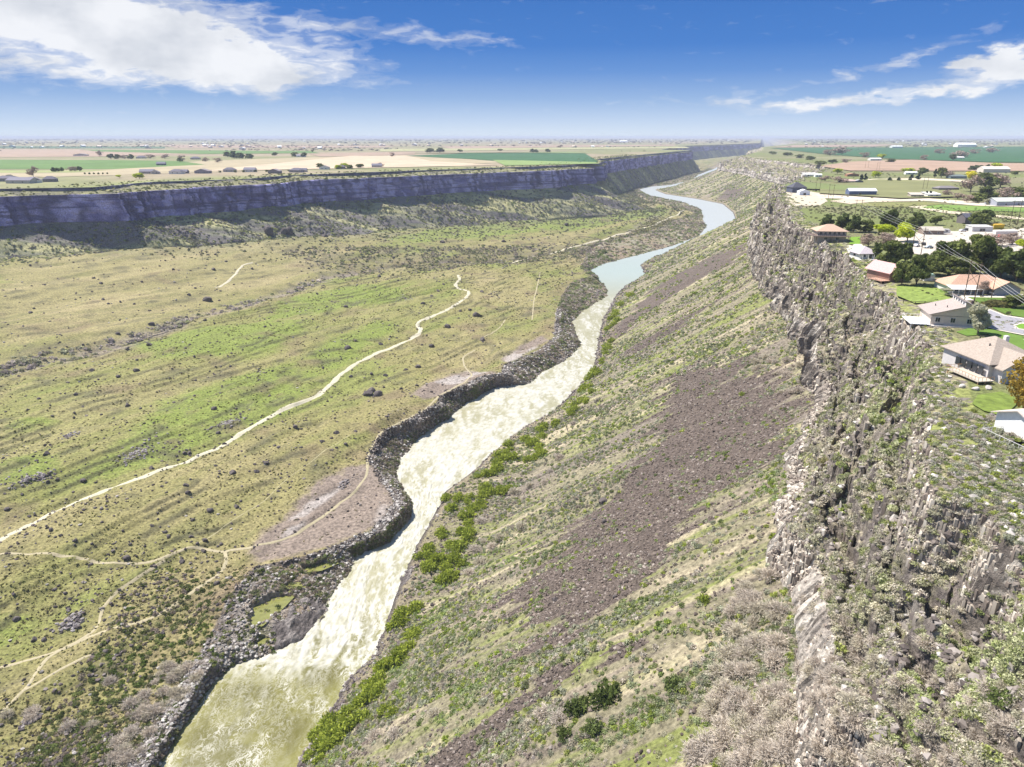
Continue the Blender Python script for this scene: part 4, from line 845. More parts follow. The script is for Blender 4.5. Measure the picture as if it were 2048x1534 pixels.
field([(620, 308), (830, 303), (830, 309), (640, 313)], PNK); field([(700, 311.5), (815, 311), (860, 322), (1000, 330), (620, 338), (400, 342)], (.48, .385, .27))
field([(812, 311.5), (960, 305.5), (1170, 307), (1196, 322), (1190, 325), (1050, 326), (940, 318)], DGRN); field([(985, 319.5), (1190, 324), (1200, 327), (1010, 331)], (.2, .27, .09))
field([(760, 303), (1380, 296), (1370, 293), (760, 298)], (.34, .33, .17)); field([(900, 297), (1350, 291.5), (1350, 289), (880, 293)], PNK); field([(800, 307), (1140, 304), (1180, 306.5), (960, 305)], (.2, .26, .1))
field([(1540, 296), (2300, 291.5), (2300, 328), (1990, 324), (1800, 318), (1660, 309)], DGRN); field([(1700, 323), (1820, 319), (1990, 326), (2300, 328), (2300, 342), (1700, 341), (1640, 332)], (.36, .25, .175))
field([(1590, 290), (1800, 288.5), (1750, 293), (1545, 295)], PNK)
field([(1640, 366), (1760, 358), (1900, 362), (1930, 392), (1800, 396), (1640, 386)], (.20, .20, .085)); field([(1570, 370), (1600, 363), (1720, 372), (1700, 380), (1580, 376)], (.17, .20, .07))
patch('dirt_lot', [(1572, 384), (1600, 380), (1640, 386), (1655, 402), (1640, 411), (1590, 412), (1570, 400)], (.52, .45, .34), .30, jit=3, nscale=.1)
patch('dirt_lot', [(1660, 402), (1700, 396), (1850, 398), (1845, 402), (1740, 404), (1700, 408)], (.55, .46, .34), .31, jit=2)
patch('dirt_road', [(1630, 388), (1760, 392), (1850, 396), (1960, 404), (2060, 408), (2060, 414), (1950, 411), (1860, 402), (1760, 399), (1640, 396)], (.60, .52, .40), .33, jit=1)
patch('dirt_road', [(1735, 358), (1850, 356), (1930, 360), (1935, 364), (1850, 360), (1740, 364)], (.58, .50, .37), .9, jit=1)
patch('field', [(1715, 406), (1850, 404), (1890, 408), (1800, 414), (1730, 412)], (.21, .21, .075), .34, jit=2)
patch('lawn', [(1840, 414), (1880, 409), (2060, 416), (2060, 424), (1960, 421), (1900, 422)], (.17, .26, .055), .36, jit=1)
patch('dirt_road', [(1815, 413), (1850, 411), (1900, 422), (2060, 436), (2060, 440), (1890, 426)], (.55, .48, .34), .35, jit=1)
patch('gravel_yard', [(1780, 478), (1815, 466), (1870, 462), (1950, 462), (2060, 455), (2060, 500), (2000, 505), (1900, 500), (1860, 512), (1815, 505)], (.52, .46, .39), .28, jit=2, nscale=.3)
patch('gravel_yard', [(1688, 492), (1720, 486), (1745, 512), (1740, 522), (1700, 505)], (.6, .55, .45), .27, jit=2)
patch('lawn', [(1700, 474), (1720, 473), (1722, 488), (1698, 488)], (.16, .28, .03), .29, jit=1)
patch('driveway', [(1990, 590), (2060, 588), (2060, 596), (1900, 602), (1925, 590)], (.62, .56, .47), .24)
patch('lawn', [(1870, 568), (1925, 576), (1925, 586), (1880, 584)], (.11, .18, .03), .26, jit=1); patch('lawn', [(1800, 572), (1870, 568), (1900, 590), (1890, 602), (1830, 606), (1790, 590)], (.2, .26, .06), .25, jit=3, nscale=.5, nvar=.4)
patch('lawn', [(1935, 594), (2060, 596), (2060, 610), (1960, 606)], (.11, .18, .03), .255, jit=1)
patch('kerb', [(1952, 640), (1964, 622), (1980, 618), (2010, 630), (2062, 638), (2062, 673), (2000, 661), (1960, 651)], (.6, .55, .47), .24, jit=0)
patch('road', [(1956, 640), (1967, 623.5), (1981, 620), (2008, 631.5), (2062, 640), (2062, 671), (2002, 659.5), (1962, 649)], (.30, .29, .31), .30, jit=0, nscale=1.2, nvar=.12)
patch('kerb', [(2026, 650), (2040, 645), (2062, 646), (2062, 661), (2036, 658)], (.6, .55, .47), .34); patch('lawn', [(2031, 651), (2042, 647), (2062, 648), (2062, 659), (2038, 656.5)], (.15, .28, .03), .40)
patch('lawn', [(1982, 615), (2062, 611), (2062, 637), (2012, 629)], (.11, .18, .03), .22, jit=1); patch('lawn', [(1912, 664), (1950, 652), (2000, 662), (2062, 675), (2062, 706), (2000, 690), (1975, 668), (1935, 672)], (.12, .20, .035), .21, jit=1, nscale=.3)
patch('lawn', [(1960, 790), (2000, 783), (2030, 800), (2010, 826), (1975, 815), (1955, 802)], (.15, .2, .04), .3, jit=5, nscale=.5, nvar=.4)

# ---- buildings ------------------------------------------------------
class MB:
    def __init__(s): s.v = []; s.f = []
    def box(s, x0, x1, y0, y1, z0, z1):
        q = len(s.v); s.v += [(x, y, z) for z in (z0, z1) for y in (y0, y1) for x in (x0, x1)]
        s.f += [[q+i for i in f] for f in ((0, 2, 3, 1), (4, 5, 7, 6), (0, 1, 5, 4), (2, 6, 7, 3), (0, 4, 6, 2), (1, 3, 7, 5))]; return s
    def prism(s, prof, y0, y1):
        q = len(s.v); n = len(prof); s.v += [(x, y0, z) for x, z in prof]+[(x, y1, z) for x, z in prof]
        s.f += [[q+i for i in range(n)][::1], [q+n+i for i in range(n)][::-1]]+[[q+i, q+n+i, q+n+(i+1) % n, q+(i+1) % n] for i in range(n)]; return s
    def poly(s, pts, th):
        """slab under a roof plane"""
        q = len(s.v); n = len(pts); s.v += list(pts)+[(x, y, z-th) for x, y, z in pts]
        s.f += [[q+i for i in range(n)], [q+n+i for i in range(n)][::-1]]+[[q+i, q+n+i, q+n+(i+1) % n, q+(i+1) % n] for i in range(n)]; return s
    def cyl(s, a, b, r, n=8, r2=None):
        a, b = Vector(a), Vector(b); d = (b-a).normalized(); e = d.orthogonal().normalized(); g = d.cross(e); q = len(s.v); r2 = r if r2 is None else r2
        for p, rr in ((a, r), (b, r2)): s.v += [tuple(p+(e*math.cos(6.2832*k/n)+g*math.sin(6.2832*k/n))*rr) for k in range(n)]
        s.f += [[q+k, q+(k+1) % n, q+n+(k+1) % n, q+n+k] for k in range(n)]+[[q+k for k in range(n)][::-1], [q+n+k for k in range(n)]]; return s
    def build(s, name, m, parent=None):
        me = bpy.data.meshes.new(name); me.from_pydata(s.v, [], s.f); me.update(); bm = bmesh.new(); bm.from_mesh(me); bmesh.ops.recalc_face_normals(bm, faces=bm.faces); bm.to_mesh(me); bm.free()
        me.materials.append(m); o = bpy.data.objects.new(name, me); C.objects.link(o)
        if parent is not None: o.parent = parent
        return o
def paint(nm, c, rough=.8, **k): return mat(nm, c, rough, nscale=k.pop('nscale', .8), nvar=k.pop('nvar', .10), **k)
GLASS = mat('window_glass', (.03, .035, .045), .15, spec=.5); WHITE = paint('white_trim', (.68, .66, .63)); DARKM = mat('dark_metal', (.05, .05, .055), .5)
def shingle(c): return mat('shingles_%.2f_%.2f' % c[:2], c, .85, nscale=2.2, nvar=.22, bump=.05, bscale=5)
def siding(c): return mat('siding_%.2f_%.2f' % c[:2], c, .75, nscale=1.2, nvar=.08)
def house(name, label, cat, u, v, W, D, Hh, rot, roof, rh, wallc, roofc, wins=(), ov=.55, z=None, extra=None, group=None):
    x, y, zz_ = [a[0] for a in ground(u, v)]; zz_ = zz_ if z is None else z
    e = bpy.data.objects.new(name, None); C.objects.link(e); e.location = (x, y, zz_); e.rotation_euler = (0, 0, R(rot)); tag(e, label, cat, group)
    w_ = MB().box(-W/2, W/2, 0, D, -1.5, Hh)
    wm, rm = siding(wallc), shingle(roofc); rf = MB(); t = .22; a, b, c, d = -W/2-ov, W/2+ov, -ov, D+ov; hz = Hh-ov*rh/(min(W, D)/2)*.8
    if roof == 'gx':      # ridge along x
        w_.v += []; w_.prism([(0, 0)]*0+[(-W/2, Hh), (W/2, Hh), (W/2, Hh+.01), (-W/2, Hh+.01)], 0, D)
        q = len(w_.v); w_.v += [(-W/2, 0, Hh), (-W/2, D, Hh), (-W/2, D/2, Hh+rh), (W/2, 0, Hh), (W/2, D, Hh), (W/2, D/2, Hh+rh)]; w_.f += [[q, q+2, q+1], [q+3, q+4, q+5], [q, q+3, q+5, q+2], [q+1, q+2, q+5, q+4]]
        rf.poly([(a, c, hz+t), (b, c, hz+t), (b, D/2, Hh+rh+t), (a, D/2, Hh+rh+t)], t*.9).poly([(b, d, hz+t), (a, d, hz+t), (a, D/2+.01, Hh+rh+t), (b, D/2+.01, Hh+rh+t)], t*.9)
    elif roof == 'gy':
        w_.prism([(-W/2, Hh), (W/2, Hh), (0, Hh+rh)], 0, D)
        rf.poly([(a, c, hz+t), (0, c, Hh+rh+t), (0, d, Hh+rh+t), (a, d, hz+t)], t*.9).poly([(.01, c, Hh+rh+t), (b, c, hz+t), (b, d, hz+t), (.01, d, Hh+rh+t)], t*.9)
    elif roof == 'hip':
        m_ = min(W, D)/2+ov; r1 = (a+m_, (c+d)/2 if W >= D else c+m_, Hh+rh+t); r2 = (b-m_, (c+d)/2 if W >= D else d-m_, Hh+rh+t)
        p = [(a, c, hz+t), (b, c, hz+t), (b, d, hz+t), (a, d, hz+t)]
        if W >= D: fs = [[p[0], p[1], r2, r1], [p[1], p[2], r2], [p[2], p[3], r1, r2], [p[3], p[0], r1]]
        else: fs = [[p[0], p[1], r1], [p[1], p[2], r2, r1], [p[2], p[3], r2], [p[3], p[0], r1, r2]]
        for f in fs: rf.poly(f, t*.9)
    else:                 # low pitched slab
        rf.poly([(a, c, Hh+t), (b, c, Hh+t), (b, d, Hh+rh+t), (a, d, Hh+rh+t)], t*.9)
        w_.box(-W/2, W/2, D-.2, D, Hh, Hh+rh)
    w_.build('wall', wm, e); rfo = rf.build('roof', rm, e)
    for (sd_, p, z0, ww, hh) in wins:
        if sd_ == 0: bx0 = (-W/2+p*W-ww/2, -W/2+p*W+ww/2, -.07, .0, z0, z0+hh); off = (0, -1)
        elif sd_ == 1: bx0 = (W/2, W/2+.07, p*D-ww/2, p*D+ww/2, z0, z0+hh); off = (1, 0)
        elif sd_ == 3: bx0 = (-W/2-.07, -W/2, p*D-ww/2, p*D+ww/2, z0, z0+hh); off = (-1, 0)
        f = MB().box(*bx0).build('window', WHITE if wallc[0] < .75 else paint('tan_trim', (.45, .38, .3)), e)
        g_ = .12; x0, x1, y0, y1, q0, q1 = bx0
        if off[0] == 0: MB().box(x0+g_, (x0+x1)/2-.04, y0-.03, y0, q0+g_, q1-g_).box((x0+x1)/2+.04, x1-g_, y0-.03, y0, q0+g_, q1-g_).build('pane', GLASS, f)
        else:
            xa, xb = (x1, x1+.03) if off[0] > 0 else (x0-.03, x0); MB().box(xa, xb, y0+g_, (y0+y1)/2-.04, q0+g_, q1-g_).box(xa, xb, (y0+y1)/2+.04, y1-g_, q0+g_, q1-g_).build('pane', GLASS, f)
    if extra: extra(e, wm, rm)
    return e
def deck(e, x0, x1, y0, y1, z, m, rail=True, low=-4.0, rm=None):
    d = MB().box(x0, x1, y0, y1, z-.22, z).build('deck', m, e); k = MB()
    if rail:
        for yy_ in (y0+.05, y1-.05): k.box(x0, x1, yy_-.04, yy_+.04, z+.95, z+1.03)
        k.box(x0, x0+.08, y0+.09, y1-.09, z+.95, z+1.03)
        n = int((x1-x0)/1.2)+1
        for i in range(n+1):
            for yy_ in (y0+.05, y1-.05): k.box(x0+i*(x1-x0-.1)/n, x0+i*(x1-x0-.1)/n+.07, yy_-.035, yy_+.035, z, z+.95)
        n = int((y1-y0)/1.2)+1
        for i in range(1, n): k.box(x0+.01, x0+.07, y0+i*(y1-y0)/n, y0+i*(y1-y0)/n+.07, z, z+.95)
        k.build('railing', rm or WHITE, d)
    for px in (x0+.3, (x0+x1)/2, x1-.3):
        for py in (y0+.3, y1-.3): MB().box(px-.1, px+.1, py-.1, py+.1, low, z-.22).build('post', rm or WHITE, e)
TAUPE = (.36, .30, .25)
def ex_h2(e, wm, rm):
    # front gable bay with its own roof, deck on the canyon side
    MB().box(-6.2, 5.0, -3.0, -.005, -1.5, 3.6).prism([(-6.2, 3.6), (5.0, 3.6), (-.6, 6.6)], -3.0, 0.4).build('wall', wm, e)
    MB().poly([(-7.0, -3.7, 3.4), (-.6, -3.7, 6.95), (-.6, 6.0, 6.95), (-7.0, 4.0, 3.4)], .2).poly([(-.59, -3.7, 6.95), (5.8, -3.7, 3.4), (5.8, 4.0, 3.4), (-.59, 6.0, 6.95)], .2).build('roof', rm, e)
    for px, pz in ((-4.0, .8), (1.6, .8), (3.4, 3.2)):
        f = MB().box(px-.75, px+.75, -3.07, -3.0, pz, pz+1.5).build('window', WHITE, e); MB().box(px-.62, px-.04, -3.1, -3.07, pz+.13, pz+1.37).box(px+.04, px+.62, -3.1, -3.07, pz+.13, pz+1.37).build('pane', GLASS, f)
    deck(e, -12.5, -8.05, -3.0, 8, .6, paint('deck_boards', (.50, .44, .36)), rm=paint('cedar', (.45, .27, .15)))
    for k in range(5): MB().box(-8.2, -8.05, 1+k*2, 2.5+k*2, .9, 3.0).build('glass_door', GLASS, e)
    MB().box(3, 4, 8, 9, 6.0, 8.6).build('chimney', WHITE, e)
    for vx, vy, vz in ((-3.2, 6, 7.0), (1.2, 9.5, 7.9), (5.2, 5.5, 5.6), (-1.0, 12, 7.2)): MB().cyl((vx, vy, vz-1.2), (vx, vy, vz+.5), .16, 8).build('roof_vent', DARKM, e)
house('large_house', 'large two storey house with taupe hip roof and wide canyon side deck', 'house', 2026, 758, 15, 16, 4.2, 8, 'hip', 4.3, (.60, .565, .55), TAUPE, [(3, .3, 1, 1.6, 1.8), (3, .6, 1, 1.6, 1.8)], .8, .3, ex_h2)
def ex_h3(e, wm, rm):
    # stepped double shed roof with a white clerestory between
    MB().prism([(-8, 3.0), (1.2, 3.0), (1.2, 6.4), (-8, 3.6)], 0, 12).prism([(1.21, 3.0), (8, 3.0), (8, 4.6), (1.21, 7.9)], 0, 12).build('wall', wm, e)
    MB().poly([(-9, -.8, 3.55), (1.15, -.8, 6.6), (1.15, 12.8, 6.6), (-9, 12.8, 3.55)], .2).build('roof', rm, e)
    MB().poly([(.7, -.8, 8.35), (9, -.8, 4.35), (9, 12.8, 4.35), (.7, 12.8, 8.35)], .2).build('roof', rm, e)
    c = MB().box(1.1, 1.2, -.3, 12.3, 6.7, 7.8).build('clerestory', WHITE, e)
    for k in range(5): MB().box(1.04, 1.1, 1+k*2.3, 2.2+k*2.3, 6.95, 7.5).build('window', GLASS, c)
    for px, pz in ((-6, 1.0), (-1.6, 1.0), (3.2, .9), (3.6, 4.3)):
        f = MB().box(px-.8, px+.8, -.08, -.003, pz, pz+1.6).build('window', WHITE, e); MB().box(px-.66, px-.05, -.12, -.08, pz+.1, pz+1.5).box(px+.05, px+.66, -.12, -.08, pz+.1, pz+1.5).build('pane', GLASS, f)
    for vx, vy, vz in ((-5, 8, 4.8), (-3, 3, 5.4), (3.6, 9, 7.2)): MB().cyl((vx, vy, vz-.8), (vx, vy, vz+.6), .14, 8).build('roof_vent', DARKM, e)
    MB().box(4.4, 5.2, 5, 5.8, 5.5, 7.4).build('chimney', paint('brown_flue', (.12, .09, .08)), e)
    deck(e, -14, -8.05, -1, 9.5, .3, paint('white_deck', (.85, .84, .80)), low=-3)
    MB().box(-8, 8, -1.6, -.09, -1.2, .1).build('foundation_wall', paint('pale_concrete', (.72, .66, .62)), e)
house('clerestory_house', 'beige house with double shed roof and white clerestory, pool deck beside it', 'house', 1914, 654, 16, 12, 3.0, -14, 'flat', .1, (.62, .53, .45), (.38, .32, .29), [], .0, .3, ex_h3)
x, y, z = [a[0] for a in ground(1866, 640)]
tb = MB().cyl((0, 0, 0), (0, 0, .6), 2.0, 20).build('swimming_pool', WHITE); tb.location = (x, y, 1.0); MB().cyl((0, 0, .601), (0, 0, .63), 1.75, 20).build('water', mat('pool_water', (.1, .45, .6), .1), tb); tag(tb, 'small round turquoise pool on the white deck', 'pool')
def ex_h4(e, wm, rm):
    gm = siding((.26, .27, .30)); MB().prism([(3.0, -.2), (12.5, -.2), (12.5, 2.9), (7.6, 5.4), (3.0, 2.9)], -4.5, -.02).build('wall', gm, e)
    MB().poly([(2.2, -5.2, 2.7), (7.6, -5.2, 5.7), (7.6, 4, 5.7), (2.2, 3, 2.7)], .2).poly([(7.61, -5.2, 5.7), (13.2, -5.2, 2.7), (13.2, 3, 2.7), (7.61, 4, 5.7)], .2).build('roof', rm, e)
    MB().poly([(-13, -5, 2.5), (-1, -5, 2.5), (-1, -.0, 3.3), (-13, 0, 3.3)], .15).build('porch_roof', WHITE, e)
    for k in range(6): MB().box(-12.6+k*2.25, -12.4+k*2.25, -4.8, -4.6, -.3, 2.4).build('post', WHITE, e)
    MB().box(-13, -1, -5, -.05, -.2, .1).build('porch', paint('porch_floor', (.7, .68, .64)), e)
house('long_house', 'long house with terracotta roof, white columned porch and grey gable', 'house', 1958, 587, 23, 12, 3.0, -4, 'hip', 3.2, (.66, .65, .62), (.50, .32, .23), [(0, .12, .6, 1.4, 1.5), (0, .3, .3, 1.2, 2.2), (0, .45, .6, 1.4, 1.5)], .8, 0, ex_h4)
def ex_h5(e, wm, rm):
    f = MB().box(-1.5, 2.6, -.08, -.003, 1.6, 4.2).build('window', paint('dark_gable', (.06, .055, .06)), e); MB().box(-.4, 1.3, -.13, -.08, 1.9, 3.3).build('pane', paint('window_pale', (.5, .5, .52)), f)
    deck(e, -8.5, -4.05, -1, 7, .4, paint('brick_deck', (.5, .3, .22)), low=-4, rm=paint('brown_rail', (.35, .24, .18)))
house('brick_house', 'small brick house with faded red gable roof and dark gable window', 'house', 1792, 563, 7.5, 13, 3.6, 16, 'gy', 3.0, (.34, .2, .15), (.55, .36, .34), [], .9, .4, ex_h5)
def ex_h6(e, wm, rm):
    MB().box(-5, 5, -3.2, -.02, -.8, .1).build('patio', WHITE, e)
    for k in range(4): MB().box(-4.6+k*2.9, -4.4+k*2.9, -3, -2.8, .1, 2.6).build('post', WHITE, e)
house('white_cottage', 'small white cottage with mauve grey hip roof on the canyon rim', 'house', 1736, 519, 9, 10, 3.0, 4, 'hip', 2.6, (.72, .70, .66), (.50, .44, .46), [(0, .25, .8, 1.6, 1.5), (0, .6, .2, 1.8, 2.1), (0, .85, .8, 1.4, 1.5), (3, .5, .8, 2, 1.4)], 1.0, .2, ex_h6)
def ex_h7(e, wm, rm):
    deck(e, -11, 9.5, -3.6, -.02, 3.3, paint('dark_deck', (.2, .15, .13)), low=-.5, rm=paint('dark_rail', (.12, .09, .08)))
    deck(e, -12.5, -8.1, -.0, 8, 3.3, paint('dark_deck', (.2, .15, .13)), low=-.5, rm=paint('dark_rail', (.12, .09, .08)))
house('deck_house', 'house with orange hip roof and dark wrap around deck on the rim', 'house', 1662, 484, 16, 13, 6.0, -8, 'hip', 3.0, (.52, .44, .35), (.50, .35, .26), [(0, p, 3.8, 1.5, 1.7) for p in (.1, .26, .42, .58, .74, .9)]+[(0, .3, .8, 2, 1.6), (0, .7, .8, 2, 1.6)], 1.1, .1, ex_h7)
def ex_h1(e, wm, rm):
    deck(e, -9, -3.05, -4, 8, -.2, paint('white_deck', (.85, .84, .80)), low=-6)
    MB().box(-1.5, 2.2, -.1, -.02, .3, 2.3).build('window', GLASS, e)
house('white_house', 'white house with pale shingle roof cut by the right edge of the view', 'house', 2105, 888, 8, 10, 3.2, 12, 'gx', 2.0, (.86, .85, .82), (.60, .52, .46), [], .8, .2, ex_h1)
house('brown_cabin', 'low dark brown cabin beside the bright yellow tree', 'house', 1866, 470, 12, 8, 2.8, -6, 'gx', 1.8, (.24, .19, .16), (.5, .45, .38), [(0, .3, .9, 1.4, 1.2), (0, .75, .9, 1.4, 1.2)], .5, 0)
house('white_shed', 'white flat roofed garage with a dark open bay', 'shed', 1964, 464, 13, 8, 3.2, -2, 'flat', .4, (.6, .59, .57), (.55, .54, .52), [(0, .5, .1, 3.6, 2.2)], .2, 0)
house('dark_barn', 'dark roofed barn just behind the white garage', 'barn', 1948, 448, 14, 9, 4.5, 4, 'gx', 2.4, (.16, .14, .14), (.10, .10, .13), [(0, .3, 1, 1.5, 1.4)], .4, 0)
house('yellow_container', 'yellow storage container right of the white garage', 'container', 1997, 458, 8, 3, 2.8, 10, 'flat', .05, (.80, .52, .05), (.78, .5, .08), [], .05, 0)
house('pale_container', 'long pale grey trailer box parked on the gravel yard', 'container', 2012, 472, 14, 3, 2.8, 4, 'flat', .05, (.66, .60, .56), (.72, .7, .68), [], .05, 0)
house('steel_barn', 'long blue grey steel barn with white roof beside the dirt lot', 'barn', 1725, 392, 28, 10, 5, -2, 'gx', 2.4, (.13, .16, .26), (.72, .76, .82), [(0, .4, .2, 3, 3)], .4, 0)
house('dark_house', 'dark blue house with steep roof alone by the rim', 'house', 1598, 386, 16, 14, 6, 6, 'hip', 5, (.10, .11, .15), (.09, .09, .11), [(0, .3, 1, 2, 1.6), (0, .7, 3.5, 1.6, 1.4)], .6, 0)
house('white_outbuilding', 'small white outbuilding in front of the dark blue house', 'shed', 1609, 391, 11, 7, 4, 2, 'gy', 2, (.68, .72, .80), (.75, .77, .8), [(0, .5, .2, 3, 2.6)], .3, 0)
FARH = [(1622, 353, 22, 'flat', (.75, .72, .66), (.8, .78, .74), 'flat roofed white shed among trees, left of the brick red barn'), (1637, 354, 10, 'gx', (.78, .77, .74), (.8, .79, .77), 'small white shed right of the flat roofed white shed'), (1706, 353, 18, 'gy', (.36, .18, .11), (.42, .22, .15), 'brick red barn between two conifers'),
        (1700, 367, 22, 'hip', (.52, .44, .38), (.55, .42, .36), 'tan house with hip roof below the brick red barn'), (1718, 367, 10, 'gy', (.12, .12, .13), (.4, .4, .42), 'dark small garage right of the tan hip roofed house'), (1823, 349, 18, 'gx', (.75, .74, .74), (.78, .77, .78), 'white house with grey roof behind dark conifers'),
        (1917, 357, 24, 'hip', (.2, .26, .28), (.17, .2, .2), 'dark green roofed house left of the bright yellow tree'), (1993, 345, 44, 'gx', (.62, .56, .5), (.66, .58, .5), 'long tan barn at the edge of the ploughed field'), (1897, 382, 24, 'hip', (.16, .15, .14), (.22, .2, .2), 'house with charcoal hip roof alone in the pasture'),
        (1834, 396, 12, 'flat', (.42, .36, .3), (.5, .45, .38), 'small brown shed by three conifers'), (1868, 395, 14, 'flat', (.8, .78, .74), (.8, .78, .75), 'low white shed by the dirt road'), (2024, 412, 30, 'gx', (.34, .36, .42), (.55, .58, .52), 'long grey stable with pale green roof at the right'),
        (1752, 321, 30, 'gx', (.7, .66, .62), (.7, .66, .62), 'tan farm shed before the green field'), (1918, 318, 30, 'gx', (.72, .66, .6), (.7, .66, .62), 'farm house among bare trees in the green field'), (1934, 294, 110, 'gx', (.85, .84, .82), (.85, .85, .84), 'large white warehouse near the horizon'),
        (1795, 296, 60, 'gx', (.72, .72, .7), (.7, .7, .68), 'white farm buildings row beyond the green field'), (1248, 284.5, 90, 'flat', (.85, .85, .84), (.88, .88, .86), 'small bright white warehouse near the horizon above the canyon')]
for u, v, W_, rf_, wc1, rc1, lab in FARH:
    house('farm_building', lab, 'building', u, v, W_, W_*.5 if W_ > 16 else W_*.8, max(3, W_*.13), random.uniform(-8, 8), rf_, max(1.6, W_*.09), wc1, rc1, [(0, .3, .8, 2, 1.5), (0, .7, .8, 2, 1.5)] if W_ < 40 else [], .4, 0)
LH = [(8, 363, 30, 'dark roofed house cut by the left edge on the far rim'), (36, 367, 34, 'long grey roofed house on the far rim, first from the left'), (60, 366, 20, 'grey house joined behind the long one on the far rim'), (98, 364, 16, 'small dark outbuilding on the far rim right of the long house'), (293, 348, 22, 'low brown house left end of the far rim row'), (310, 348, 14, 'small brown shed beside the low brown house'),
      (350, 348, 22, 'grey gabled house in the far rim row, first of the big ones'), (366, 347, 14, 'white gabled garage in the far rim row'), (403, 347, 24, 'large grey house in the far rim row, second of the big ones'), (458, 344, 20, 'dark roofed house in the middle of the far rim row'), (498, 344, 20, 'white walled house in the far rim row'), (547, 347, 20, 'squat grey house with sunlit drive on the far rim'),
      (590, 345, 22, 'wide dark grey house right of the squat one'), (606, 344, 12, 'garage at the right end of the wide dark grey house'), (648, 339, 18, 'charcoal house behind trees on the far rim'), (682, 338, 18, 'brown house under a yellowish tree on the far rim'), (754, 335, 20, 'low reddish brown barn at the far rim'), (160, 312, 40, 'long low farm shed in the green fields'),
      (282, 317, 26, 'pale farm house in the long tree row'), (322, 331, 18, 'tiny pale house in the green field'), (296, 297, 26, 'white farm shed beyond the pink field'), (390, 319, 24, 'dark roofed farm house beside the tree row'), (600, 314, 26, 'farm house by the dark trees right of the tan field')]
for i, (u, v, W_, lab) in enumerate(LH):
    c1 = [(.30, .28, .30), (.5, .47, .44), (.72, .70, .68), (.22, .2, .21)][i % 4]; house('rim_house', lab, 'house', u, v, W_, W_*.55, 4.0 if W_ > 15 else 3, random.uniform(-15, 15), ['hip', 'gx', 'gy'][i % 3], 3.4, c1, [(.14, .13, .16), (.2, .19, .23), (.25, .22, .23)][i % 3], [(0, .3, 1, 2, 1.6), (0, .7, 1, 2, 1.6)], .5, 0)

# ---- trees ----------------------------------------------------------
def blob_tree(seed, n, cols, base=.22, lobes=9, leaf=.06, narrow=1.0, cone=0):
    """crown of unit height, many leaf clumps on a few limbs"""
    r = np.random.default_rng(seed); V = []; c = []
    ce = []
    for k in range(lobes):
        zc = base+.12+(1-base-.22)*r.random()**.8; rad = (.34*narrow)*((1-cone)+cone*(1.12-zc)*1.25)*np.sin(np.clip((zc-base)/(1-base), .08, .92)*np.pi)**.35
        th = r.random()*6.283; q = r.random()**.5*.62; ce.append((math.cos(th)*rad*q*1.5, math.sin(th)*rad*q*1.5, zc, rad*r.uniform(.42, .72)))
    P = []; D = []
    for k in range(n):
        x0, y0, z0, rr = ce[r.integers(lobes)]; d = r.normal(size=3); d /= np.linalg.norm(d); P.append((x0+d[0]*rr*r.uniform(.6, 1.05), y0+d[1]*rr*r.uniform(.6, 1.05), z0+d[2]*rr*.8*r.uniform(.6, 1))); D.append(d)
    P = np.array(P); D = np.array(D); a = r.normal(size=(n, 3)); a /= np.linalg.norm(a, axis=1)[:, None]; b = np.cross(a, D); b /= np.linalg.norm(b, axis=1)[:, None]+1e-6
    s = leaf*(.6+.8*r.random((n, 1))); V = np.stack([P-a*s-b*s*.6, P+a*s, P+b*s], 1).reshape(-1, 3)
    cl = fbm(P[:, 0]*7, P[:, 1]*7+P[:, 2]*9, 2, seed); cc = np.array(cols[0])[None]*(1-cl[:, None])+np.array(cols[1])[None]*cl[:, None]; cc *= (.75+.5*r.random((n, 1)))
    return V, np.arange(3*n).reshape(-1, 3), np.repeat(cc, 3, 0), ce
TK = {'pine': dict(cols=[(.05, .08, .026), (.19, .22, .06)], base=.02, lobes=20, leaf=.06, cone=.4, narrow=1.1), 'cone': dict(cols=[(.03, .055, .025), (.08, .11, .045)], base=.04, lobes=16, leaf=.045, narrow=.75, cone=1.0),
      'yellow': dict(cols=[(.34, .42, .02), (.55, .60, .05)], base=.2, lobes=10, leaf=.05, narrow=1.35), 'bright': dict(cols=[(.7, .62, .03), (.8, .75, .06)], base=.2, lobes=9, leaf=.06, narrow=1.0),
      'bareb': dict(cols=[(.26, .19, .15), (.42, .33, .27)], base=.15, lobes=12, leaf=.028, narrow=1.25), 'olive': dict(cols=[(.10, .135, .03), (.24, .26, .08)], base=.02, lobes=16, leaf=.055, narrow=1.2),
      'pale': dict(cols=[(.36, .36, .24), (.60, .58, .42)], base=.1, lobes=10, leaf=.04), 'orange': dict(cols=[(.22, .17, .03), (.42, .27, .045)], base=.1, lobes=16, leaf=.03, narrow=1.3)}
BARK = paint('bark', (.16, .12, .09), nscale=3)
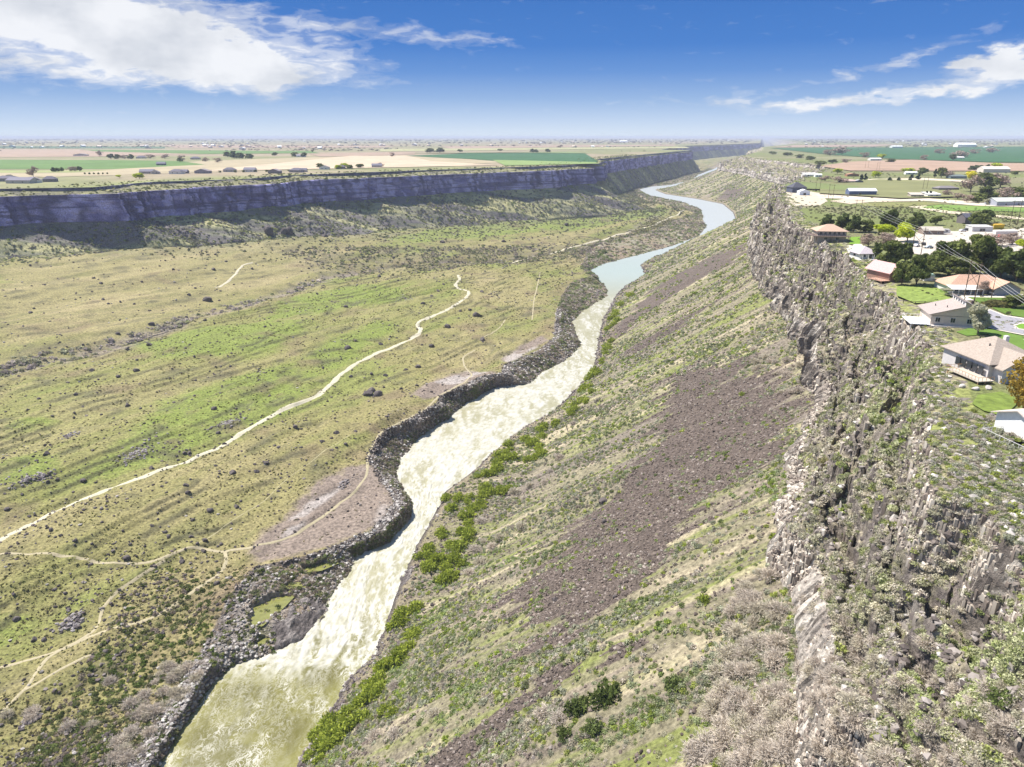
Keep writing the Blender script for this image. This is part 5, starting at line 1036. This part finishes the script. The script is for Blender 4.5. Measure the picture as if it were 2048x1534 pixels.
def tree(name, label, u, v, hpx, wpx, kind, group=None, near=True, var=None, z=None):
    x, y, z0 = [a[0] for a in ground(u, v)]; z0 = max(z0, -1) if z is None else z; dep = project(x, y, z0)[2]; h = hpx*dep/FX/.98; wd = wpx*dep/FX; k = TK[kind]; nar = k.get('narrow', 1.0)
    var = random.randrange(3) if var is None else var; key = (kind, var, near)
    def crown(pn, e):
        V, F, cc, ce = blob_tree(hash_(kind)+var, 2600 if near else 700, k['cols'], k['base'], k['lobes'], k['leaf']*(1 if near else 1.7), nar, k.get('cone', 0))
        mesh_np('crown', V, F, M_leaf if kind != 'bareb' else M_twig, cc, parent=e); LIB[(key, 'ce')] = ce
    def trunk(pn, e):
        b = MB().cyl((0, 0, -.03), (0, 0, k['base']+.35), .028, 7, .014)
        for (a, c_, d_, rr) in LIB[(key, 'ce')][:8]: b.cyl((0, 0, k['base']*.6+.05), (a, c_, d_), .012, 5, .004)
        b.build('trunk', BARK, e)
    o = put(key, name, label, 'tree', group, (x, y, z0), h, parts=[('crown', crown), ('trunk', trunk)])
    sx = wd/(h*.78*nar+1e-6); sx = min(max(sx, .5), 2.6); o.scale = (h*sx, h*sx, h); return o
def hash_(s): return sum(ord(c)*(i+3) for i, c in enumerate(s)) % 9973
NT_ = [(1652, 460, 30, 26, 'pine', 'dark pine directly behind the orange roofed deck house'), (1685, 460, 32, 28, 'pine', 'dark pine behind the right end of the deck house'), (1707, 464, 32, 28, 'pine', 'dark bushy pine right of the deck house'), (1731, 464, 24, 30, 'olive', 'low olive tree right of the deck house pines'), (1777, 462, 42, 38, 'pine', 'big round dark pine standing above the two yellow trees'),
       (1830, 458, 32, 34, 'pine', 'dark pine behind the brown cabin'), (1801, 455, 18, 18, 'pine', 'small dark pine between the two big round ones'), (1871, 450, 18, 22, 'olive', 'small olive tree in the sagebrush field'), (1757, 470, 20, 48, 'yellow', 'low wide yellow green tree left of the bright one'), (1814, 484, 38, 50, 'yellow', 'tall rounded yellow green tree beside the brown cabin'),
       (1736, 494, 26, 34, 'bareb', 'reddish brown bare tree beside the cottage'), (1766, 490, 24, 40, 'bareb', 'wide brown bare tree under the yellow one'), (1777, 528, 46, 46, 'olive', 'olive green pine right of the cottage'), (1751, 518, 32, 24, 'pine', 'slim dark pine touching the cottage'), (1810, 524, 38, 30, 'pine', 'tall dark pine by the H shaped pole'),
       (1832, 570, 58, 50, 'pine', 'large pine right of the red roofed brick house'), (1803, 570, 46, 34, 'olive', 'olive tree covering the corner of the brick house'), (1840, 540, 34, 32, 'pine', 'pine at the foot of the H shaped pole'), (1884, 540, 56, 56, 'pine', 'wide dark pine at the left end of the grove'), (1911, 525, 42, 44, 'pine', 'dark pine second row of the grove'),
       (1941, 548, 76, 76, 'olive', 'largest green pine in the middle of the grove'), (1972, 542, 56, 52, 'pine', 'dark pine right of the largest one'), (2000, 556, 60, 62, 'pine', 'broad dark pine behind the terracotta roof'), (2031, 563, 66, 62, 'pine', 'dark pine at the right end of the grove'), (1862, 550, 38, 44, 'olive', 'low olive pine left of the terracotta roof'),
       (1911, 552, 40, 52, 'olive', 'wide olive pine just behind the terracotta roof'), (2048, 558, 56, 44, 'pine', 'dark pine cut by the right edge'), (1994, 492, 24, 44, 'bareb', 'pinkish bare tree on the gravel yard'), (2024, 490, 24, 34, 'bareb', 'grey bare tree at the right edge of the yard'), (2046, 500, 20, 26, 'yellow', 'yellow tree cut by the right edge'),
       (1954, 456, 30, 32, 'olive', 'olive tree behind the dark barn'), (1970, 446, 26, 32, 'pine', 'dark tree right behind the dark barn'), (1955, 668, 62, 48, 'pale', 'pale blossoming tree at the corner of the clerestory house'), (2062, 838, 120, 112, 'orange', 'large orange brown budding tree covering the right side of the big house'),
       (1961, 590, 28, 30, 'bareb', 'bare bush before the grey gable of the long house'), (2031, 616, 28, 40, 'olive', 'round bush above the cul de sac lawn'), (1891, 592, 16, 24, 'pale', 'small pale bush above the clerestory roof')]
for (u, v, h_, w_, kd, lab) in NT_: tree({'pine': 'pine_tree', 'olive': 'evergreen_tree', 'yellow': 'yellow_tree', 'bareb': 'bare_tree', 'pale': 'blossom_tree', 'orange': 'budding_tree'}[kd], lab, u, v, h_, w_, kd)
FT = [(1779, 363, 9, 10, 'cone'), (1797, 363, 9, 9, 'cone'), (1822, 362, 13, 11, 'cone'), (1836, 360, 13, 11, 'cone'), (1869, 356, 18, 9, 'cone'), (1882, 356, 20, 16, 'olive'), (1844, 350, 14, 22, 'pine'), (1894, 356, 14, 24, 'bareb'), (1722, 361, 13, 9, 'cone'), (1730, 361, 14, 9, 'cone'), (1674, 349, 11, 18, 'yellow'), (1751, 355, 12, 18, 'yellow'), (1817, 345, 9, 24, 'yellow'),
      (1939, 361, 18, 18, 'bright'), (1943, 341, 9, 14, 'pine'), (1952, 341, 10, 14, 'pine'), (1961, 341, 10, 12, 'pine'), (1975, 338, 9, 9, 'pine'), (1991, 338, 11, 20, 'yellow'), (1843, 393, 10, 9, 'cone'), (1852, 394, 12, 9, 'cone'), (1860, 394, 12, 9, 'cone'), (1941, 383, 30, 40, 'bareb'), (1970, 377, 30, 44, 'olive'), (2000, 375, 26, 46, 'bareb'), (1972, 402, 28, 34, 'pine'), (2013, 402, 26, 40, 'bareb'),
      (2036, 399, 24, 34, 'olive'), (1932, 405, 16, 24, 'bareb'), (1955, 405, 18, 28, 'olive'), (1975, 410, 12, 16, 'pale'), (1679, 367, 13, 38, 'bareb'), (1650, 362, 10, 26, 'bareb'), (1848, 321, 11, 16, 'bareb'), (1905, 321, 12, 14, 'pine'), (1917, 316, 14, 38, 'bareb'), (1684, 309, 14, 56, 'bareb'), (1660, 311, 12, 30, 'bareb'), (1765, 318, 9, 18, 'yellow'), (1730, 315, 10, 20, 'bareb'), (1895, 392, 12, 20, 'bareb'), (1915, 398, 12, 24, 'bareb'), (2030, 350, 8, 14, 'olive'),
      (1640, 330, 8, 20, 'olive'), (1665, 327, 8, 18, 'pine'), (1690, 326, 8, 20, 'bareb'), (1780, 325, 7, 20, 'olive'), (1880, 308, 10, 24, 'bareb'), (1950, 308, 9, 30, 'bareb'), (1985, 306, 10, 24, 'bareb'), (1575, 312, 7, 22, 'olive'), (1600, 316, 7, 26, 'olive'), (1620, 320, 8, 26, 'olive'), (1545, 309, 6, 20, 'olive')]
DS = {'cone': 'dark conifer', 'pine': 'dark rounded evergreen', 'olive': 'olive green tree', 'bareb': 'bare brown tree', 'yellow': 'yellow green tree', 'bright': 'bright yellow tree', 'pale': 'pale blossoming tree'}
for (u, v, h_, w_, kd) in FT: tree({'cone': 'conifer', 'pine': 'evergreen_tree', 'olive': 'evergreen_tree', 'bareb': 'bare_tree', 'yellow': 'yellow_tree', 'bright': 'yellow_tree', 'pale': 'blossom_tree'}[kd], 'bright yellow tree, the most vivid one beyond the pasture' if kd == 'bright' else '%s among the farmsteads on the right plateau' % DS[kd], u, v, h_, w_, kd, '%ss among the right farmsteads' % DS[kd], near=False)
LT = [(108, 344, 9, 10, 'pine'), (116, 344, 8, 10, 'pine'), (124, 343, 8, 8, 'pine'), (140, 343, 9, 14, 'bareb'), (150, 343, 10, 14, 'bareb'), (160, 343, 10, 10, 'pine'), (67, 354, 20, 22, 'bareb'), (20, 358, 8, 20, 'pine'), (279, 358, 12, 20, 'yellow'), (200, 313, 12, 12, 'bareb'), (222, 318, 10, 14, 'pine'), (235, 318, 9, 14, 'pine'), (250, 318, 8, 20, 'bareb'), (262, 318, 9, 12, 'pine'),
      (300, 317, 8, 22, 'bareb'), (330, 317, 8, 22, 'bareb'), (365, 323, 12, 16, 'bareb'), (360, 324, 8, 12, 'pine'), (412, 324, 9, 16, 'bareb'), (436, 325, 9, 18, 'bareb'), (455, 314, 10, 14, 'pine'), (468, 317, 14, 16, 'pine'), (480, 317, 11, 18, 'pine'), (498, 317, 9, 18, 'pine'), (550, 311, 6, 16, 'pine'), (590, 313, 8, 16, 'olive'), (608, 314, 9, 14, 'pine'), (626, 305, 8, 8, 'bareb'),
      (784, 314, 9, 12, 'bareb'), (860, 305, 8, 20, 'pine'), (880, 305, 9, 18, 'pine'), (920, 304, 5, 14, 'olive'), (1065, 305, 7, 10, 'pine'), (1072, 305, 6, 10, 'pine'), (1095, 304, 6, 12, 'pine'), (1120, 296, 6, 14, 'bareb'), (1000, 302, 4, 10, 'olive'), (640, 336, 9, 14, 'olive'), (676, 338, 8, 14, 'yellow'), (690, 337, 10, 16, 'yellow'), (700, 338, 8, 14, 'olive'), (720, 336, 8, 14, 'olive'), (760, 334, 8, 16, 'bareb'), (240, 356, 6, 12, 'yellow')]
LT += [(170+i*9, 349, 4, 4, 'pine') for i in range(6)]+[(400+i*22+random.uniform(-5, 5), 346-i*.4, 4, 6, 'olive') for i in range(9)]
for (u, v, h_, w_, kd) in LT: tree({'pine': 'evergreen_tree', 'olive': 'evergreen_tree', 'bareb': 'bare_tree', 'yellow': 'yellow_tree'}[kd], '%s in the farmland beyond the far canyon rim' % DS[kd], u, v, h_, w_, kd, '%ss beyond the far rim' % DS[kd], near=False)
# hedge
hx, hy, hz_ = ground([1965, 1985, 2005, 2025], [612, 613, 614, 616])
hd = leafclump(2200, 500, .35, .8, .3); V = hd[0].copy(); V[:, 0] *= np.hypot(hx[-1]-hx[0], hy[-1]-hy[0])/2; V[:, 1] *= 2.2; V[:, 2] *= 2.6
o = mesh_np('hedge', V, hd[1], M_leaf, np.array((.24, .22, .09))*hd[2][:, None]); o.location = (hx.mean(), hy.mean(), 0); o.rotation_euler = (0, 0, math.atan2(hy[-1]-hy[0], hx[-1]-hx[0])); tag(o, 'long clipped hedge behind the cul de sac lawn', 'hedge')
# distant tree belts and town, one mass near the horizon
n = 9000; Yd = 3200*(26000/3200)**rng.random(n); side = rng.random(n) < .5; Xd = (rng.random(n)*1.7-.85)*Yd*.95
ok = (fbm(Xd/900, Yd/500, 3, 600) > .53) & ((Xd < np.interp(Yd, Yr, BX[1])-60) | (Xd > np.interp(Yd, Yr, BX[21])+150)); Xd, Yd = Xd[ok], Yd[ok]
scatter('distant_trees', BUSH_F, np.stack([Xd, Yd, Yd*0-1], 1), rng.uniform(5, 15, len(Xd))*np.clip(Yd/7000, .6, 1.8), mixcol(len(Xd), [(.09, .09, .07), (.17, .13, .11), (.24, .19, .16), (.11, .13, .06)], [2, 3, 2, 1]), M_leaf, np.full(len(Xd), .7), 'stuff', 'hazy belts of distant trees spread toward the horizon', 'trees')
n = 700; Yd = 3600*(20000/3600)**rng.random(n); Xd = (rng.random(n)*1.7-.85)*Yd*.95; ok = (fbm(Xd/900, Yd/500, 3, 600) > .53) & ((Xd < np.interp(Yd, Yr, BX[1])-60) | (Xd > np.interp(Yd, Yr, BX[21])+150)); Xd, Yd = Xd[ok], Yd[ok]
bxm = MB().box(-1, 1, -.6, .6, 0, .5).prism([(-1.1, .5), (1.1, .5), (0, .85)], -.7, .7); Vb = np.array(bxm.v); Fb = []
for f in bxm.f: Fb += [[f[0], f[k], f[k+1]] for k in range(1, len(f)-1)]
scatter('distant_town', [(Vb, np.array(Fb), np.ones(len(Vb)))], np.stack([Xd, Yd, Yd*0], 1), rng.uniform(7, 17, len(Xd)), mixcol(len(Xd), [(.75, .75, .74), (.45, .42, .4), (.6, .5, .42)], [3, 2, 2]), M_stone, None, 'stuff', 'scattered far off houses and barns near the horizon', 'buildings')

# ---- power line -----------------------------------------------------
WOOD = paint('pole_wood', (.12, .085, .06), nscale=2)
def pole_xy(u, v, z=0.0): X, Y = unproj(u, v, z); return float(X), float(Y)
FR = [((1928, 595), (1948, 603), 14.5, 'nearest H frame power pole before the terracotta roofed house'), ((1822, 511), (1841, 512), 14.5, 'H frame power pole left of the pine grove'), ((1708, 441), (1719, 441), 15, 'H frame power pole in the sagebrush above the deck house'), ((2019, 450), (2034, 450), 17, 'H frame power pole right of the yellow container'),
      ((1656, 400), (1665, 401), 15, 'H frame power pole beside the dirt lot'), ((1631, 383), (1639, 383), 15, 'H frame power pole behind the dirt lot'), ((1845, 381), (1853, 380), 15, 'H frame power pole in the middle of the pasture'), ((1730, 337), (1736, 337), 15, 'H frame power pole at the left of the ploughed field'), ((1753, 342), (1758, 341), 15, 'H frame power pole second on the ploughed field'), ((1600, 367), (1608, 367), 14, 'H frame power pole near the rim left of the dark house')]
ends = {}
for i, (a, b, h, lab) in enumerate(FR):
    xa, ya = pole_xy(*a); xb, yb = pole_xy(*b); e = bpy.data.objects.new('power_pole', None); C.objects.link(e); e.location = ((xa+xb)/2, (ya+yb)/2, 0); tag(e, lab, 'power pole', 'H frame poles of the power line')
    dx, dy_ = (xb-xa)/2, (yb-ya)/2; L = math.hypot(dx, dy_); ux, uy = dx/L, dy_/L
    for s in (-1, 1): MB().cyl((s*dx, s*dy_, -1), (s*dx, s*dy_, h), .2, 8, .13).build('pole', WOOD, e)
    MB().cyl((-dx-ux*1.5, -dy_-uy*1.5, h-.9), (dx+ux*1.5, dy_+uy*1.5, h-.9), .12, 6).build('crossarm', WOOD, e)
    if i < 2: MB().cyl((-dx, -dy_, h*.42), (dx, dy_, h*.72), .08, 6).cyl((-dx, -dy_, h*.72), (dx, dy_, h*.42), .08, 6).build('brace', WOOD, e)
    ends[i] = [(e.location.x+q*(dx+ux*1.4), e.location.y+q*(dy_+uy*1.4), h-1.2) for q in (-1, 0, 1)]
ends['off'] = [(p[0]-38, p[1]-108, p[2]) for p in ends[0]]
WIRE = mat('wire', (.62, .6, .58), .5)
for (A, B, lab) in [(2, 1, 'span between the sagebrush pole and the pole by the grove'), (1, 0, 'span crossing the pine grove to the nearest pole'), (0, 'off', 'span running off the right edge from the nearest pole')]:
    for q in range(3):
        a, b = Vector(ends[A][q]), Vector(ends[B][q]); m_ = MB(); n = 14; pts = [a.lerp(b, k/n)-Vector((0, 0, 1))*(6*(k/n)*(1-k/n)) for k in range(n+1)]
        for p, r_ in zip(pts[:-1], pts[1:]): m_.cyl(p, r_, .032, 5)
        tag(m_.build('power_line', WIRE), ('left ', 'middle ', 'right ')[q]+'wire of the '+lab, 'wire', 'wires of the power line')
for u, v, h, lab in [(406, 524, 9, 'thin wooden pole on the tan hill, leftmost'), (543, 526, 9, 'thin wooden pole on the tan hill, middle'), (682, 528, 10, 'thin wooden pole on the tan hill, right'), (924, 527, 9, 'thin wooden pole by the trail fork'), (1982, 597, 8, 'single short pole with a lamp by the grey gable')]:
    x, y, z = [a[0] for a in ground(u, v)]; o = MB().cyl((0, 0, -.5), (0, 0, h), .16, 6, .1).cyl((-.9, 0, h-.8), (.9, 0, h-.8), .07, 5).build('utility_pole', WOOD); o.location = (x, y, z); tag(o, lab, 'utility pole')

# ---- vehicles and small things --------------------------------------
def wheels(e, xs, w, r=.36):
    for x_ in xs:
        for y_ in (-w/2, w/2):
            wv = MB().cyl((x_, y_-.11, r), (x_, y_+.11, r), r, 14).build('wheel', mat('rubber', (.02, .02, .02)), e)
def car(label, u, v, rot, c, kind='car'):
    x, y = pole_xy(u, v, .3); e = bpy.data.objects.new('parked_'+kind, None); C.objects.link(e); e.location = (x, y, .3); e.rotation_euler = (0, 0, R(rot)); tag(e, label, kind)
    m_ = mat('paint_%.2f_%.2f' % c[:2], c, .3, spec=.5)
    MB().prism([(-2.2, .35), (2.2, .35), (2.25, .8), (1.2, .95), (.6, 1.5), (-1.2, 1.5), (-1.7, .98), (-2.25, .9)], -.88, .88).build('body', m_, e)
    MB().prism([(1.02, 1.0), (.56, 1.42), (-1.15, 1.42), (-1.5, 1.0)], -.9, .9).build('window', GLASS, e); wheels(e, (-1.35, 1.35), 1.7)
car('small red car parked by the pale trailer box', 2001, 474, 20, (.65, .03, .05)); car('white pickup parked in front of the dark barn', 1925, 463, 10, (.75, .75, .75)); car('dark car parked left of the dark barn', 1935, 461, -20, (.05, .05, .06))
car('silver car parked on the yard behind the H shaped pole', 1833, 493, 40, (.6, .6, .62)); car('black car parked near the yard gate', 1847, 490, 70, (.04, .04, .04)); car('pale blue car parked on the yard edge', 1858, 496, 10, (.5, .58, .66))
x, y = pole_xy(1884, 468, .3); e = bpy.data.objects.new('travel_trailer', None); C.objects.link(e); e.location = (x, y, .3); e.rotation_euler = (0, 0, R(-25)); tag(e, 'white travel trailer with rounded front parked on the gravel yard', 'trailer')
MB().prism([(-4.2, .6), (3.6, .6), (4.3, 1.3), (4.2, 2.6), (3.4, 3.2), (-4.0, 3.2), (-4.25, 2.9)], -1.25, 1.25).build('body', WHITE, e)
for q in (-2.6, 0, 2.2): MB().box(q-.6, q+.6, -1.29, -1.25, 1.7, 2.5).build('window', GLASS, e)
MB().box(-1.6, -.9, -1.3, -1.25, .8, 2.6).build('door', paint('door_grey', (.55, .55, .55)), e); MB().box(3.9, 5.6, -.08, .08, .6, .75).build('tow_bar', DARKM, e); wheels(e, (-.6, .4), 2.3, .38)
x, y = pole_xy(1858, 562, .1); e = bpy.data.objects.new('garden_shed', None); C.objects.link(e); e.location = (x, y, .1); tag(e, 'small pale green garden shed left of the long house', 'shed')
MB().box(-2.2, 2.2, 0, 3.2, 0, 2.2).build('wall', WHITE, e); MB().prism([(-2.4, 2.2), (2.4, 2.2), (1.5, 3.0), (-1.5, 3.0)], -.2, 3.4).build('roof', paint('mint', (.45, .62, .52)), e); MB().box(-.5, .5, -.04, -.0, .05, 1.9).build('door', paint('door_grey', (.55, .55, .55)), e)
for i, (u, v, l) in enumerate([(1925, 775, 'pale garden boulder left of the big house lawn'), (1950, 780, 'pale garden boulder in the middle of the row by the big house'), (1975, 778, 'pale garden boulder nearest the orange tree')]):
    x, y, z = [a[0] for a in ground(u, v)]; o = tag(proto_obj('garden_boulder', rockshape(800+i, 2, .1), (.5, .46, .42), M_stone), l, 'boulder'); o.location = (x, y, z+.3)
def fence(label, pts, h, m_, gap):
    X, Y = unproj([p[0] for p in pts], [p[1] for p in pts], .3); e = bpy.data.objects.new('fence', None); C.objects.link(e); e.location = (X[0], Y[0], .3); tag(e, label, 'fence'); rl = MB(); ps = MB()
    for i in range(len(X)-1):
        a = Vector((X[i]-X[0], Y[i]-Y[0], 0)); b = Vector((X[i+1]-X[0], Y[i+1]-Y[0], 0)); n = max(1, int((b-a).length/gap))
        for zz_ in (h*.45, h*.9): rl.cyl(a+Vector((0, 0, zz_)), b+Vector((0, 0, zz_)), .09, 4)
        for k in range(n): p = a.lerp(b, k/n); ps.cyl(p, p+Vector((0, 0, h)), .13, 5)
    rl.build('rail', m_, e); p = ps.build('posts', m_, e); p.name = 'post_row'
fence('dark rail fence along the far side of the lawn', [(1975, 421), (2060, 427)], 2.0, DARKM, 5); fence('weathered rail fence in front of the long steel barn', [(1640, 389), (1700, 392), (1740, 393)], 1.5, WOOD, 4); fence('low rail fence along the lawn edge above the rim', [(1806, 606), (1830, 609), (1868, 607)], 1.1, WOOD, 3); fence('thin rail fence behind the long steel barn', [(1625, 383), (1700, 384)], 1.5, WOOD, 4)

# ---- haze -----------------------------------------------------------
HZ = MB().box(-60000, 60000, -200, 52000, -131, 75).build('haze', None) if False else None
me = bpy.data.meshes.new('haze'); b_ = MB().box(-60000, 60000, -300, 52000, -132, 72); me.from_pydata(b_.v, [], b_.f); me.update()
hm = bpy.data.materials.new('haze'); hm.use_nodes = True; t = NT(hm.node_tree); t.n.clear(); pv = t.node('ShaderNodeVolumePrincipled'); pv.inputs['Color'].default_value = (.80, .86, 1, 1); pv.inputs['Density'].default_value = HAZE_D
oo = t.node('ShaderNodeOutputMaterial'); t.l.new(pv.outputs[0], oo.inputs['Volume']); me.materials.append(hm); ho = bpy.data.objects.new('haze', me); C.objects.link(ho); tag(ho, 'thin pale blue air haze fading the far plains', 'haze', None, 'stuff')
